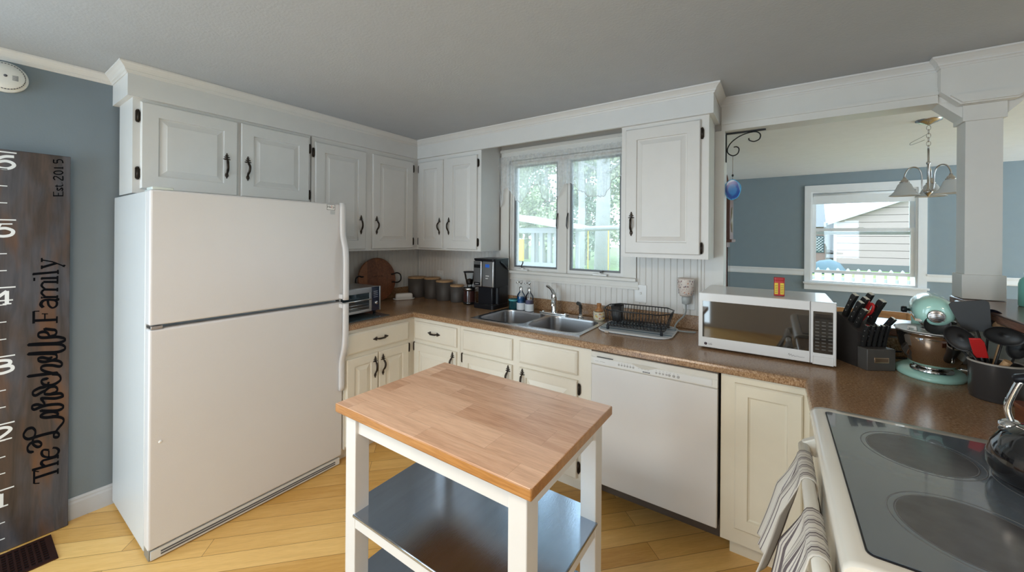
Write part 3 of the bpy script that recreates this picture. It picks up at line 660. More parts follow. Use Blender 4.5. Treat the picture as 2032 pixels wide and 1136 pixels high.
# ============================================================ KITCHEN CART (island)
def cart():
    t = thing('kitchen_cart', 'white kitchen cart with butcher block top and steel shelves in the foreground', 'kitchen cart', (-.90, 1.08, 0))
    X0, X1, Y0, Y1 = -1.315, -.480, .792, 1.355
    W = mat('cart_white_paint', (.66, .645, .62), .32)
    m = MB(); m.box(X0, X1, Y0, Y1, .868, .900, .004, 2)
    m.bm.normal_update()
    for q in m.bm.faces: q.material_index = 0 if q.normal.z > .9 else 1
    part('butcher_block_top', m, [BUTCH, BUTED], t, label='oiled butcher block top of pinkish brown staves')
    a, b, c, d, L = X0 + .028, X1 - .028, Y0 + .026, Y1 - .026, .058
    for x, y in ((a, c), (b - L, c), (a, d - L), (b - L, d - L)):
        m = MB(); m.box(x, x + L, y, y + L, 0, .868, .003); part('leg', m, W, t)
    m = MB(); m.box(a + L, b - L, c + .012, c + .030, .798, .868); m.box(a + L, b - L, d - .030, d - .012, .798, .868)
    m.box(a + .012, a + .030, c + L, d - L, .798, .868); m.box(b - .030, b - .012, c + L, d - L, .798, .868); part('apron', m, W, t)
    for z in (.505, .245):
        m = MB(); e = .006; l_ = L - .004
        m.prism([(a + l_, c - e), (b - l_, c - e), (b - l_, c + l_), (b + e, c + l_), (b + e, d - l_), (b - l_, d - l_), (b - l_, d + e), (a + l_, d + e), (a + l_, d - l_), (a - e, d - l_), (a - e, c + l_), (a + l_, c + l_)], z, z + .012, 'Z', .003)
        s_ = part('shelf', m, STEELY, t, label='brushed stainless steel shelf')
        m = MB(); m.box(a + L, b - L, c + .002, c + .020, z - .040, z); m.box(a + L, b - L, d - .020, d - .002, z - .040, z)
        m.box(a + .002, a + .02, c + L, d - L, z - .040, z); m.box(b - .02, b - .002, c + L, d - L, z - .040, z); part('shelf_rail', m, W, s_, label='white painted rail')
cart()

# ============================================================ SINK AND WORKTOP OBJECTS (left to right)
Z = .914
def sink():
    t = thing('kitchen_sink', 'stainless steel double bowl sink under the window', 'sink', (-1.395, 2.40, Z))
    O = rrect(-1.822, -.962, 2.135, 2.672, .03); bowls = [rrect(-1.79, -1.41, 2.165, 2.565, .075, 8), rrect(-1.375, -.99, 2.165, 2.565, .075, 8)]
    m = MB(); z = Z + .005
    def hit(cx, cy, px, py, X0, X1, Y0, Y1):
        dx, dy = px - cx, py - cy; k = min([q for q in ((X1 - cx) / dx if dx > 1e-9 else 9e9, (X0 - cx) / dx if dx < -1e-9 else 9e9, (Y1 - cy) / dy if dy > 1e-9 else 9e9, (Y0 - cy) / dy if dy < -1e-9 else 9e9)])
        return (cx + dx * k, cy + dy * k)
    for lp, X0, X1 in ((bowls[0], -1.822, -1.3925), (bowls[1], -1.3925, -.962)):
        cx = sum(p[0] for p in lp) / len(lp); cy = sum(p[1] for p in lp) / len(lp)
        out = [hit(cx, cy, x, y, X0, X1, 2.135, 2.672) for x, y in lp]
        for c_ in ((X0, 2.135), (X0, 2.672), (X1, 2.135), (X1, 2.672)):
            i = min(range(len(out)), key=lambda k: (out[k][0] - c_[0]) ** 2 + (out[k][1] - c_[1]) ** 2); out[i] = c_
        m.rings([[(x, y, Z + .0004) for x, y in out], [(x, y, z) for x, y in out], [(x, y, z) for x, y in lp]], True, False, False)
    part('rim', m, mat('sink_rim_steel', (.62, .64, .66), .22, 1.0, var=.05, scale=5), t)
    for lp in bowls:
        cx = sum(p[0] for p in lp) / len(lp); cy = sum(p[1] for p in lp) / len(lp); m = MB()
        sc_ = [(1, z), (.992, z - .004), (.985, z - .015), (.96, Z - .12), (.93, Z - .155), (.85, Z - .172), (.3, Z - .176), (.12, Z - .177)]
        m.rings([[(cx + (x - cx) * k, cy + (y - cy) * k, zz) for x, y in lp] for k, zz in sc_ + [(.004, Z - .177)]], True, False)
        b = part('bowl', m, mat('sink_bowl_steel', (.42, .42, .43), .30, 1.0, var=.1, scale=4, stretch=(1, 1, 8)), t)
        m = MB(); m.lathe([(.045, Z - .175), (.040, Z - .1725), (.030, Z - .176), (.0005, Z - .176)], (cx, cy, 0), 24); part('drain', m, CHROME, b)
    return t
sink()
def faucet():
    t = thing('faucet', 'chrome single-lever faucet behind the divider of the sink', 'faucet', (-1.395, 2.622, Z + .006)); z = Z + .006
    m = MB(); m.prism(rrect(-1.52, -1.27, 2.598, 2.648, .024), z, z + .010, 'Z', .003); m.lathe([(.012, z + .010), (.012, z + .014), (.0005, z + .015)], (-1.49, 2.622, 0), 14); m.lathe([(.012, z + .010), (.012, z + .014), (.0005, z + .015)], (-1.30, 2.622, 0), 14)
    part('base_plate', m, CHROME, t)
    m = MB(); m.lathe([(.027, z + .010), (.025, z + .018), (.022, z + .03), (.021, z + .10), (.023, z + .125), (.024, z + .145), (.018, z + .160), (.0005, z + .166)], (-1.395, 2.622, 0), 24); part('body', m, CHROME, t)
    m = MB(); m.tube(catmull([(-1.395, 2.615, z + .10), (-1.375, 2.575, z + .122), (-1.345, 2.51, z + .126), (-1.318, 2.455, z + .112), (-1.314, 2.447, z + .092)], 6), [.013] * 6 + [.012] * 12 + [.013] * 7, 14); part('spout', m, CHROME, t)
    m = MB(); m.tube(catmull([(-1.398, 2.622, z + .150), (-1.415, 2.628, z + .175), (-1.445, 2.635, z + .198), (-1.475, 2.64, z + .205)], 5), [.017, .018, .018, .017, .016, .015, .014, .013, .012, .012, .012, .011, .011, .010, .009, .006], 14, flat=.75); part('lever', m, CHROME, t)
    t = thing('side_sprayer', 'small chrome and grey pull-out sprayer right of the faucet', 'sprayer', (-1.175, 2.622, z))
    m = MB(); m.lathe([(.021, z), (.021, z + .008), (.013, z + .016), (.013, z + .022)], (-1.175, 2.622, 0), 18, cap=True); part('holder', m, CHROME, t)
    m = MB(); m.tube([(-1.175, 2.622, z + .02), (-1.176, 2.621, z + .085), (-1.180, 2.612, z + .100), (-1.186, 2.592, z + .106)], [.010, .013, .014, .013], 14); m.tube([(-1.170, 2.628, z + .090), (-1.168, 2.634, z + .06)], [.004, .003], 8); part('spray_head', m, mat('dark_chrome', (.22, .23, .24), .15, 1.0), t)
faucet()
def soap(x, y, liq, lab, name, k):
    z = Z + .0062; t = thing('soap_dispenser', name, 'soap dispenser', (x, y, z), 0)
    m = MB(); r = .034
    m.lathe([(r - .002, z + .052), (r, z + .055), (r, z + .105), (r * .92, z + .122), (r * .5, z + .142), (.013, z + .150), (.012, z + .168)], (x, y, 0), 24); m.lathe([(.0005, z), (r, z), (r + .0005, z + .004), (r, z + .0548)], (x, y, 0), 24); part('bottle', m, CGLASS, t)
    m = MB(); m.lathe([(.0005, z + .001), (r - .003, z + .001), (r - .003, z + k), (.0005, z + k)], (x, y, 0), 24); part('liquid', m, liq, t)
    m = MB(); m.lathe([(r + .0012, z + .002), (r + .0012, z + .058)], (x, y, 0), 24); part('label_band', m, lab, t, label='white wrap-around label')
    m = MB(); m.lathe([(.015, z + .160), (.015, z + .182), (.010, z + .186), (.0045, z + .188), (.0045, z + .212), (.011, z + .214), (.012, z + .226), (.006, z + .230), (.0005, z + .230)], (x, y, 0), 18); m.tube([(x, y, z + .222), (x - .02, y - .016, z + .224), (x - .032, y - .025, z + .216)], [.007, .0055, .0045], 10); part('pump', m, CHROME, t)
    m = MB(); m.tube([(x, y, z + .01), (x, y, z + .17)], .0025, 6); part('tube', m, WHITEP, t)
soap(-1.690, 2.610, mat('blue_soap', (.02, .14, .36), .2), mat('white_label', (.72, .76, .80), .5), 'tall glass soap pump half full of blue liquid', .105)
soap(-1.605, 2.600, mat('lilac_soap', (.25, .22, .33), .2), mat('white_label', (0, 0, 0)), 'glass soap pump with lilac liquid beside the blue one', .085)
def cup():
    x, y, z = -1.762, 2.605, Z + .0062; t = thing('glass_jar_candle', 'small teal glass jar between coffee maker and soap pumps', 'jar', (x, y, z))
    m = MB(); m.lathe([(.0005, z), (.033, z), (.037, z + .006), (.038, z + .075), (.040, z + .078), (.036, z + .079), (.034, z + .012), (.0005, z + .012)], (x, y, 0), 24); part('jar', m, mat('teal_glass', (.012, .10, .12), .10, coat=.8, Transmission_Weight=.3), t)
    m = MB(); m.lathe([(.0382, z + .066), (.0402, z + .070), (.0395, z + .080), (.0385, z + .080)], (x, y, 0), 24); part('rim', m, mat('pale_teal', (.10, .42, .45), .3), t)
cup()
def pot():
    x, y, z = -1.030, 2.615, Z + .0062; t = thing('ceramic_pot', 'cream ceramic pot painted with small flowers right of the sprayer', 'pot', (x, y, z))
    m = MB(); m.lathe([(.0005, z), (.034, z), (.040, z + .012), (.042, z + .035), (.040, z + .055), (.041, z + .060), (.037, z + .060), (.036, z + .05), (.0005, z + .05)], (x, y, 0), 28); part('pot_body', m, mat('cream_glaze', (.72, .64, .48), .25, coat=.4), t)
    cols = [mat('yellow_flower', (.70, .45, .03), .4), mat('pink_flower', (.62, .22, .18), .4), mat('blue_flower', (.05, .08, .22), .4)]
    m = MB(); rnd = random.Random(3)
    for i in range(22):
        a = rnd.uniform(pi * .95, pi * 2.0); h = rnd.uniform(.012, .05); m.mi = rnd.choice((0, 0, 1, 2)); r = rnd.uniform(.0025, .006)
        M = Matrix.Translation((x + .0405 * cos(a), y + .0405 * sin(a), z + h)) @ Matrix.Rotation(a, 4, 'Z'); m.M = M
        m.rings([[(0.0002, r * cos(q * pi / 3), r * sin(q * pi / 3)) for q in range(6)], [(.0016, r * .8 * cos(q * pi / 3), r * .8 * sin(q * pi / 3)) for q in range(6)]])
    part('painted_flowers', m, cols, t)
    m = MB(); z2 = z + .062; m.lathe([(.0005, z2), (.030, z2), (.031, z2 + .006), (.020, z2 + .018), (.013, z2 + .028), (.014, z2 + .040), (.017, z2 + .046), (.016, z2 + .056), (.0005, z2 + .058)], (x, y, 0), 22)
    single('dish_brush', m, wood('brush_handle_wood', (.34, .13, .04), (.42, .18, .06), (.5, .24, .09), 'Z', .35), 'turned orange wooden dish brush handle standing in the flowered pot', 'brush', (x, y, z2))
pot()
def canister(x, y, r, h, label, first):
    t = thing('canister', label, 'canister', (x, y, Z), 0, 'taupe canisters in the corner')
    m = MB(); m.lathe([(.0005, Z), (r * .90, Z), (r * .93, Z + .005), (r, Z + h), (r - .004, Z + h), (r * .9, Z + h - .01), (.0005, Z + h - .01)], (x, y, 0), 36); part('jar', m, TAUPE, t)
    m = MB(); m.lathe([(.0005, Z + h + .0005), (r * 1.0, Z + h + .0005), (r * 1.02, Z + h + .003), (r * 1.02, Z + h + .013), (r * .99, Z + h + .016), (.0005, Z + h + .016)], (x, y, 0), 36); part('lid', m, BAMBOO, t)
canister(-2.905, 2.60, .088, .180, 'tall taupe canister with bamboo lid, nearest the room corner', 1)
canister(-2.722, 2.625, .078, .182, 'tall taupe canister with bamboo lid, second from the room corner', 0)
canister(-2.545, 2.610, .078, .168, 'taupe canister with bamboo lid, third from the room corner', 0)
canister(-2.385, 2.610, .063, .138, 'smallest taupe canister, beside the coffee grinder', 0)
def grinder():
    x, y = -2.215, 2.585; t = thing('coffee_grinder', 'black coffee grinder with clear hopper left of the coffee maker', 'coffee grinder', (x, y, Z))
    m = MB(); m.lathe([(.0005, Z), (.058, Z), (.060, Z + .02), (.055, Z + .024)], (x, y, 0), 28); part('base', m, BLKGLOSS, t)
    m = MB(); m.lathe([(.056, Z + .12), (.060, Z + .124), (.060, Z + .150), (.050, Z + .155), (.0005, Z + .155)], (x, y, 0), 28); part('body', m, BLKGLOSS, t)
    m = MB(); m.lathe([(.054, Z + .022), (.054, Z + .122)], (x, y, 0), 28); m.lathe([(.0005, Z + .025), (.052, Z + .025), (.052, Z + .10), (.0005, Z + .10)], (x, y, 0), 28); part('grounds_cup', m, mat('smoky_brown_cup', (.05, .02, .018), .12, coat=.6), t)
    m = MB(); m.lathe([(.0575, Z + .125), (.0605, Z + .128), (.0605, Z + .143), (.0575, Z + .146)], (x, y, 0), 28); part('band', m, NICKEL, t)
    m = MB(); m.lathe([(.022, Z + .155), (.022, Z + .17), (.03, Z + .178), (.05, Z + .275), (.051, Z + .278)], (x, y, 0), 24); part('hopper', m, CGLASS, t)
    m = MB(); m.lathe([(.0005, Z + .172), (.024, Z + .174), (.036, Z + .215), (.0005, Z + .225)], (x, y, 0), 20); part('beans', m, mat('coffee_beans', (.02, .01, .006), .5, bump=.6, bscale=60), t)
    m = MB(); m.lathe([(.0005, Z + .279), (.056, Z + .279), (.056, Z + .288), (.0005, Z + .290)], (x, y, 0), 24); part('lid', m, BLACK, t)
grinder()
def coffee():
    x0, x1, y0, y1 = -2.085, -1.872, 2.475, 2.700; t = thing('coffee_maker', 'tall black and steel coffee maker left of the sink', 'coffee maker', (-1.98, 2.59, Z))
    m = MB(); m.prism(rrect(x0, x1, y0, y1, .022), Z, Z + .035, 'Z', .003); m.prism(rrect(x0 + .004, x1 - .002, y0 + .07, y1, .02), Z + .03, Z + .39, 'Z', .003); m.prism(rrect(x0, x1, y0 + .012, y1, .02), Z + .175, Z + .40, 'Z', .004); m.box(x0 + .03, x1 - .03, y0 + .03, y0 + .08, Z + .03, Z + .18, .01); part('body', m, BLACK, t)
    m = MB(); m.prism(rrect(x0 - .003, x1 + .002, y0 + .004, y1, .02), Z + .398, Z + .412, 'Z', .004); part('lid', m, BLACK, t)
    F = front(y=y0 + .012)
    for a, b, nm in ((x0 + .002, x0 + .088, 0), (x0 + .096, x1 - .002, 1)):
        m = mbf(F); m.box(a, b, Z + .180, Z + .392, -.005, .010, .006); p = part('front_panel', m, mat('coffee_maker_steel', (.52, .52, .53), .3, 1.0, var=.05), t)
        m = mbf(F); c = (a + b) / 2; m.box(c - .034 if not nm else c - .024, c + .030 if not nm else c + .018, Z + .335 if not nm else Z + .342, Z + .362 if not nm else Z + .368, .010, .0112); part('display', m, mat('blue_display', (.02, .06, .22), .1, Emission_Color=(.03, .12, .5, 1), Emission_Strength=.5) if nm else BLKGLOSS, p)
        m = mbf(F)
        if nm:
            m.lathe([(.010, .0), (.010, .003), (.006, .003), (.006, .004), (.0005, .004)], (0, 0, 0), 16)
            for v in m.bm.verts: pass
            m.bm.transform(Matrix.Translation((c - .003, y0 + .012 - .010, Z + .305)) @ Matrix.Rotation(pi / 2, 4, 'X'))
            part('dial', m, CHROME, p); 
            for q in range(2):
                for r in range(4 - q):
                    mm = mbf(F); mm.box(c - .020 + r * .009, c - .014 + r * .009, Z + .268 - q * .02, Z + .276 - q * .02, .0095, .0125, .001); part('button', mm, WHITEP, p)
        else:
            m.box(c - .034, c + .030, Z + .192, Z + .216, .010, .0112); part('badge', m, BLKGLOSS, p); text('badge_text', 'Cuisinart', .011, face_mtx((c - .002, y0 + .012 - .0113, Z + .204), '-Y'), WHITEP, p, .0001)
    m = MB(); m.tube(catmull([(x1 + .001, y0 + .09, Z + .385), (x1 + .006, y0 + .13, Z + .365), (x1 + .008, y0 + .17, Z + .335), (x1 + .004, y0 + .20, Z + .325)], 4), .007, 8); part('side_lever', m, BLACK, t)
    m = MB(); m.box(x0 + .012, x1 - .012, y0 + .008, y0 + .07, Z + .034, Z + .040, .002); part('drip_tray', m, BLKGLOSS, t)
coffee()
def toaster():
    m = MB(); m.box(-2.88, -2.372, 1.482, 1.860, Z + .0002, Z + .006, .002); single('glass_cutting_board', m, mat('dark_teal_glass_board', (.05, .075, .085), .10, coat=.5), 'dark glass cutting board lying under the toaster oven', 'cutting board', (-2.62, 1.67, Z))
    z = Z + .0065; L = Vector((-2.49, 1.50)); t = thing('toaster_oven', 'low stainless toaster oven with glass door beside the refrigerator', 'toaster oven', (-2.70, 1.70, z), 0)
    a = R_(4); M0 = Matrix.Translation((-2.502, 1.868, z)) @ Matrix.Rotation(a, 4, 'Z') @ front(x=0)   # u along +y (negative = left), v up, w out
    def q(): return mbf(M0)
    m = q(); m.box(-.36, 0, .02, .205, -.30, -.004, .006); part('body', m, mat('toaster_steel', (.50, .51, .53), .3, 1.0, var=.05, scale=8), t)
    m = q(); m.box(-.36, -.085, .024, .045, -.004, .010, .003); m.box(-.36, -.085, .165, .203, -.004, .010, .003); m.box(-.105, -.085, .045, .165, -.004, .010, .002); m.box(-.36, -.345, .045, .165, -.004, .010, .002); d = part('door', m, mat('toaster_steel', (0, 0, 0)), t)
    m = q(); m.box(-.345, -.105, .045, .165, -.002, .004); part('door_glass', m, mat('dark_blue_glass', (.015, .03, .04), .06, coat=.8), d)
    m = q(); m.tube([(-.34, .120, .032), (-.11, .120, .032)], .006, 8); m.tube([(-.33, .12, .004), (-.33, .12, .032)], .005, 8); m.tube([(-.12, .12, .004), (-.12, .12, .032)], .005, 8); part('door_handle', m, CHROME, d)
    m = q(); 
    for k in range(2): m.tube([(-.34, .065 + .02 * k, .0055), (-.11, .065 + .02 * k, .0055)], .002, 6)
    part('rack', m, CHROME, d)
    m = q(); m.box(-.082, -.012, .024, .203, -.004, .006, .003); c = part('control_panel', m, mat('navy_control_panel', (.008, .012, .035), .15, coat=.5), t)
    m = q(); m.box(-.012, 0, .022, .205, -.004, .009, .003); part('edge_trim', m, mat('toaster_steel', (0, 0, 0)), t)
    m = q(); m.lathe([(.013, .006), (.013, .016), (.010, .018), (.0005, .018)], (-.045, .082, 0), 18); part('knob', m, CHROME, c)
    for k in range(4):
        m = q(); m.box(-.066, -.028, .125 + k * .014, .128 + k * .014, .006, .0066); part('marking', m, mat('pale_print', (.45, .5, .55), .5), c)
    for u in (-.34, -.03):
        for w_ in (-.28, -.03): m = q(); m.lathe([(.010, 0), (.012, .02)], (0, 0, 0), 10, 'Y', True); m.bm.transform(M0 @ Matrix.Translation((u, 0, w_)) @ M0.inverted()); part('foot', m, BLACK, t)
toaster()
def round_board():
    # leans against the left wall; disc frame: centre, tilt
    c = Vector((-2.972, 2.188, Z + .198)); t = thing('round_serving_board', 'round reddish acacia serving board with black handles leaning on the wall', 'serving board', (c.x, c.y, Z))
    M0 = Matrix.Translation(c) @ Matrix.Rotation(R_(-7), 4, 'Y') @ front(x=0); m = mbf(M0)
    n = 64; R = .196; m.rings([[(k * cos(2 * pi * i / n), k * sin(2 * pi * i / n), w_) for i in range(n)] for k, w_ in ((R - .004, -.011), (R, -.008), (R, .008), (R - .004, .011))], True, True, False); part('board', m, BOARDW, t)
    for s_ in (-1, 1):
        m = mbf(M0); m.tube(catmull([(s_ * .165, -.035, .013), (s_ * .20, -.045, .026), (s_ * .232, -.03, .032), (s_ * .240, 0, .034), (s_ * .232, .03, .032), (s_ * .20, .045, .026), (s_ * .165, .035, .013)], 4), .006, 8)
        for k in (-1, 1): m.sphere((s_ * .160, k * .036, .013), 1, (.018, .008, .004), 5)
        part('handle', m, mat('black_iron', (.012, .012, .012), .5, .3), t)
    m = mbf(M0); rnd = random.Random(5)
    for i in range(9):
        x = -.055 + i * .013; pts = [(x + rnd.uniform(-.003, .003), .03 + rnd.uniform(-.009, .009), .0112) for _ in range(4)]
        m.ribbon(catmull(pts, 3), .0022, .0006, (0, 0, 1))
    part('engraving', m, mat('burnt_engraving', (.02, .008, .004), .7), t)
round_board()
def butter():
    x, y = -2.86, 2.40; t = thing('butter_dish', 'white ceramic covered butter dish next to the round board', 'butter dish', (x, y, Z), R_(68))
    M = Matrix.Translation((x, y, 0)) @ Matrix.Rotation(R_(58), 4, 'Z')
    m = mbf(M); o = lambda k, z: [(px * k, py * k, z) for px, py in rrect(-.10, .10, -.042, .042, .035)]
    m.rings([o(.75, Z), o(.9, Z + .003), o(1, Z + .012), o(.98, Z + .014), o(.8, Z + .007)], True, True)
    p = part('dish', m, CERAM, t); p.data.transform(Matrix.Identity(4))
    m = mbf(M); o = lambda k, z, e=0: [(px * k, py * k, z) for px, py in rrect(-.078 + e, .078 - e, -.030 + e, .030 - e, .018)]
    m.rings([o(1, Z + .009), o(1, Z + .040), o(.97, Z + .050), o(.88, Z + .058), o(.6, Z + .060)], True, True); part('cover', m, CERAM, t)
butter()
# outlet on the corner, switch, plug-in warmer
m = MB(); m.M = front(y=WY - .010); m.box(-2.765, -2.690, 1.055, 1.170, 0, .006, .002); o = single('wall_outlet', m, WHITEP, 'white electrical outlet above the second canister', 'outlet', (-2.728, WY - .010, 1.11))
m = MB(); m.M = front(y=WY - .010)
for v in (1.086, 1.13): m.prism(rrect(-2.745, -2.710, v - .014, v + .014, .012), .006, .009, 'Z')
part('socket_face', m, WHITEP, o)
o = thing('light_switch', 'white single toggle light switch above the dish rack', 'light switch', (-.770, WY - .010, 1.12))
m = MB(); m.M = front(y=WY - .010); m.box(-.812, -.732, 1.055, 1.178, 0, .006, .002); part('plate', m, WHITEP, o)
m = MB(); m.M = front(y=WY - .010); m.box(-.777, -.767, 1.112, 1.128, .006, .016, .002); part('toggle', m, WHITEP, o)
def warmer():
    x, y = -.46, WY - .010; t = thing('plug_in_warmer', 'patterned ceramic plug-in warmer with grey cord left of the microwave', 'plug-in warmer', (x, y, 1.15))
    m = MB(); m.M = front(y=y); m.box(x - .036, x + .036, 1.04, 1.16, 0, .006, .002); part('outlet_plate', m, WHITEP, t)
    m = MB(); m.lathe([(.0005, 1.135), (.034, 1.135), (.042, 1.15), (.050, 1.235), (.051, 1.250), (.047, 1.250), (.045, 1.24), (.0005, 1.235)], (x - .01, y - .062, 0), 28); part('shade', m, mat('floral_ceramic', (.70, .62, .56), .3, coat=.3), t)
    cols = [mat('plum_print', (.20, .09, .10), .5), mat('grey_print_dark', (.16, .16, .2), .5), mat('peach_print', (.55, .27, .18), .5)]; rnd = random.Random(9); m = MB()
    for i in range(70):
        a = rnd.uniform(pi, 2.05 * pi); h = rnd.uniform(1.148, 1.243); r = .042 + (h - 1.15) * .094 + .0003; s_ = rnd.uniform(.002, .0055); m.mi = rnd.randrange(3)
        m.M = Matrix.Translation((x - .01 + r * cos(a), y - .062 + r * sin(a), h)) @ Matrix.Rotation(a, 4, 'Z') @ Matrix.Rotation(rnd.uniform(0, 3), 4, 'X'); k = rnd.uniform(.3, 1)
        m.rings([[(w_, s_ * cos(q * pi / 3), s_ * k * sin(q * pi / 3)) for q in range(6)] for w_ in (0, .0008)])
    part('painted_pattern', m, cols, t)
    m = MB(); m.lathe([(.012, 1.08), (.024, 1.085), (.026, 1.12), (.022, 1.136), (.0005, 1.137)], (x - .01, y - .055, 0), 18); m.box(x - .025, x + .005, y - .05, y - .006, 1.085, 1.125, .004); part('plug_body', m, mat('grey_plastic', (.45, .47, .46), .4), t)
    m = MB(); m.tube(catmull([(x - .01, y - .055, 1.08), (x - .012, y - .07, 1.02), (x - .05, y - .11, .97), (x - .062, y - .12, .935), (x - .03, y - .14, .922), (x + .06, y - .12, .922)], 6), .0055, 8); part('cord', m, mat('grey_cord', (.32, .34, .33), .5), t)
warmer()
def dish_rack():
    c = (-.722, 2.505); rot = R_(3)
    M = Matrix.Translation((c[0], c[1], 0)) @ Matrix.Rotation(rot, 4, 'Z')
    def orr(a, b, z, r=.06): return [(px, py, z) for px, py in rrect(-a, a, -b, b, r, 8)]
    t = thing('drying_mat', 'striped drying mat under the black dish rack', 'drying mat', (c[0], c[1], Z), rot)
    m = mbf(M); m.rings([orr(.222, .178, Z + .0005, .09), orr(.224, .180, Z + .005, .09), orr(.222, .178, Z + .009, .09)], True, True); part('pad', m, MATCL, t)
    m = mbf(M); e = [Vector(p) for p in orr(.223, .179, Z + .008, .09)]; m.tube(e[:-1], .0045, 8, closed=True); part('piping', m, mat('white_piping', (.62, .62, .62), .8), t)
    m = mbf(M); m.box(-.16, -.135, -.192, -.174, Z + .002, Z + .010, .001); part('tag', m, mat('beige_tag', (.55, .47, .40), .8), t)
    z0, z1 = Z + .032, Z + .135; t = thing('dish_rack', 'black wire dish rack standing on the striped mat', 'dish rack', (c[0], c[1], Z + .01), rot)
    A, B, a2, b2 = .205, .142, .175, .115
    W = mat('black_coated_wire', (.012, .012, .013), .35)
    m = mbf(M)
    top = [Vector((px, py, z1)) for px, py in [(-A, -.07), (-A + .05, -B), (A - .05, -B), (A, -.07), (A, .07), (A - .05, B), (-A + .05, B), (-A, .07)]]
    m.tube(top, .0038, 8, closed=True); bot = [Vector((px, py, z0)) for px, py in rrect(-a2, a2, -b2, b2, .03, 3)]; m.tube(bot, .003, 8, closed=True)
    for i in range(17):
        x = -A + .05 + i * (2 * A - .1) / 16; xb = x * (a2 - .012) / (A - .05)
        m.tube([(x, -B, z1), (xb, -b2, z0), (xb, b2, z0), (x, B, z1)], .0021, 6)
    for i in range(5):
        y = -.07 + i * .035
        m.tube([(-A, y, z1), (-a2, y * 1.2, z0), (a2, y * 1.2, z0), (A, y, z1)], .0021, 6)
    part('wire_basket', m, W, t)
    m = mbf(M)
    for row in (-.045, .04):
        pts = []
        for i in range(15): x = -.10 + i * .019; pts += [(x - .005, row, z0 + .002), (x, row + .006, z0 + .042), (x + .005, row, z0 + .002)]
        m.tube(pts, .002, 6)
    part('plate_divider', m, W, t)
    for sx in (-1, 1):
        for sy in (-1, 1): m = mbf(M); m.box(sx * (a2 - .012) - .008, sx * (a2 - .012) + .008, sy * b2 - .006, sy * b2 + .006, Z + .0095, z0 + .006, .002); part('foot', m, BLACK, t)
    m = mbf(M); p = [(px, py) for px, py in rrect(-.168, -.098, -.050, .050, .018, 5)]; cx, cy = -.133, .0
    def k(s_, z, dx=0): return [(cx + (a - cx) * s_, cy + (b - cy) * s_, z) for a, b in p]
    m.rings([k(.72, Z + .045), k(.80, Z + .05), k(1.0, z1 + .012), k(.95, z1 + .012), k(.76, Z + .056)], True, True)
    o = single('utensil_cup', m, BLACKM, 'black plastic utensil cup hanging in the left end of the dish rack', 'utensil cup', (c[0] - .13, c[1], Z + .045), rot)
dish_rack()
def microwave():
    x0, x1, y0, y1, z0, z1 = -.338, .238, 2.295, 2.705, Z + .012, 1.215; t = thing('microwave', 'large white countertop microwave with dark mirror door', 'microwave', ((x0 + x1) / 2, 2.5, Z)); MW = mat('microwave_white', (.76, .75, .74), .28, var=.01, coat=.2)
    m = MB(); m.box(x0 + .004, x1 - .004, y0 + .02, y1, z0, z1 - .002, .005); part('housing', m, MW, t)
    xd = .143; F = front(y=y0 + .02)
    def frame(a, b, c, d, ia, ib, ic, id_, nm):
        q = mbf(F)
        o = [(a, c), (b, c), (b, d), (a, d)]; i_ = [(ia, ic), (ib, ic), (ib, id_), (ia, id_)]
        V = [[(u, v, w_) for u, v in P_] for P_, w_ in ((o, 0), (o, .017), ([(a + .003, c + .003), (b - .003, c + .003), (b - .003, d - .003), (a + .003, d - .003)], .020), (i_, .020), (i_, .014))]
        q.rings(V, True, False, False); return part(nm, q, MW, t)
    d = frame(x0, xd - .001, z0 - .002, z1, x0 + .020, .140 - .0015, .978, 1.172, 'door')
    m = mbf(F); m.prism(rrect(x0 + .019, .1395, .977, 1.173, .006), .010, .0165, 'Z'); part('door_window', m, mat('dark_mirror_glass', (.10, .095, .09), .04, .9, coat=1.0, var=.02), d)
    c = frame(xd + .001, x1, z0 - .002, z1, xd + .010, x1 - .012, .975, 1.170, 'control_section')
    m = mbf(F); m.prism(rrect(xd + .009, x1 - .011, .974, 1.171, .008), .010, .0165, 'Z'); p = part('control_panel', m, mat('dark_mirror_panel', (.09, .085, .08), .08, .8, coat=1.0, var=.02), c)
    m = mbf(F); m.box(xd + .016, x1 - .018, 1.135, 1.158, .0165, .0172); part('display', m, BLKGLOSS, p)
    KP = mat('keypad_print', (.13, .125, .115), .5, spec=.1)
    m = mbf(F)
    for r in range(9):
        for q in range(3):
            m.box(xd + .018 + q * .024, xd + .033 + q * .024, 1.118 - r * .016, 1.1225 - r * .016, .0165, .0169)
    part('keypad', m, KP, p)
    m = mbf(F); m.loops((xd + .008, x1 - .010, .922, .962), [(0, .0200), (0, .0212), (.0015, .0218), (.004, .0204)]); part('door_button', m, MW, c)
    m = mbf(F); m.lathe([(.0075, .020), (.0075, .0208), (.0005, .0208)], (x0 + .036, .944, 0), 18); lg = part('brand_mark', m, mat('dark_logo_red_grey', (.08, .05, .06), .4), d)
    text('brand_text', 'LG', .014, face_mtx((x0 + .058, y0 + .02 - .0203, .944), '-Y'), DGREY, d, .0002)
    m = mbf(F); sc_ = catmull([(.058, .948, .0201), (.062, .955, .0201), (.064, .945, .0201), (.070, .953, .0201), (.073, .943, .0201), (.079, .949, .0201), (.084, .944, .0201), (.094, .947, .0201), (.104, .944, .0201), (.122, .945, .0201)], 4); m.ribbon(sc_, .0011, .0004, (0, 0, 1)); part('script_mark', m, DGREY, d, label='tiny grey script lettering')
    for sx in (x0 + .05, x1 - .05):
        for sy in (y0 + .06, y1 - .05): m = MB(); m.lathe([(.014, Z), (.014, z0 + .001)], (sx, sy, 0), 12, cap=True); part('foot', m, BLACK, t)
microwave()
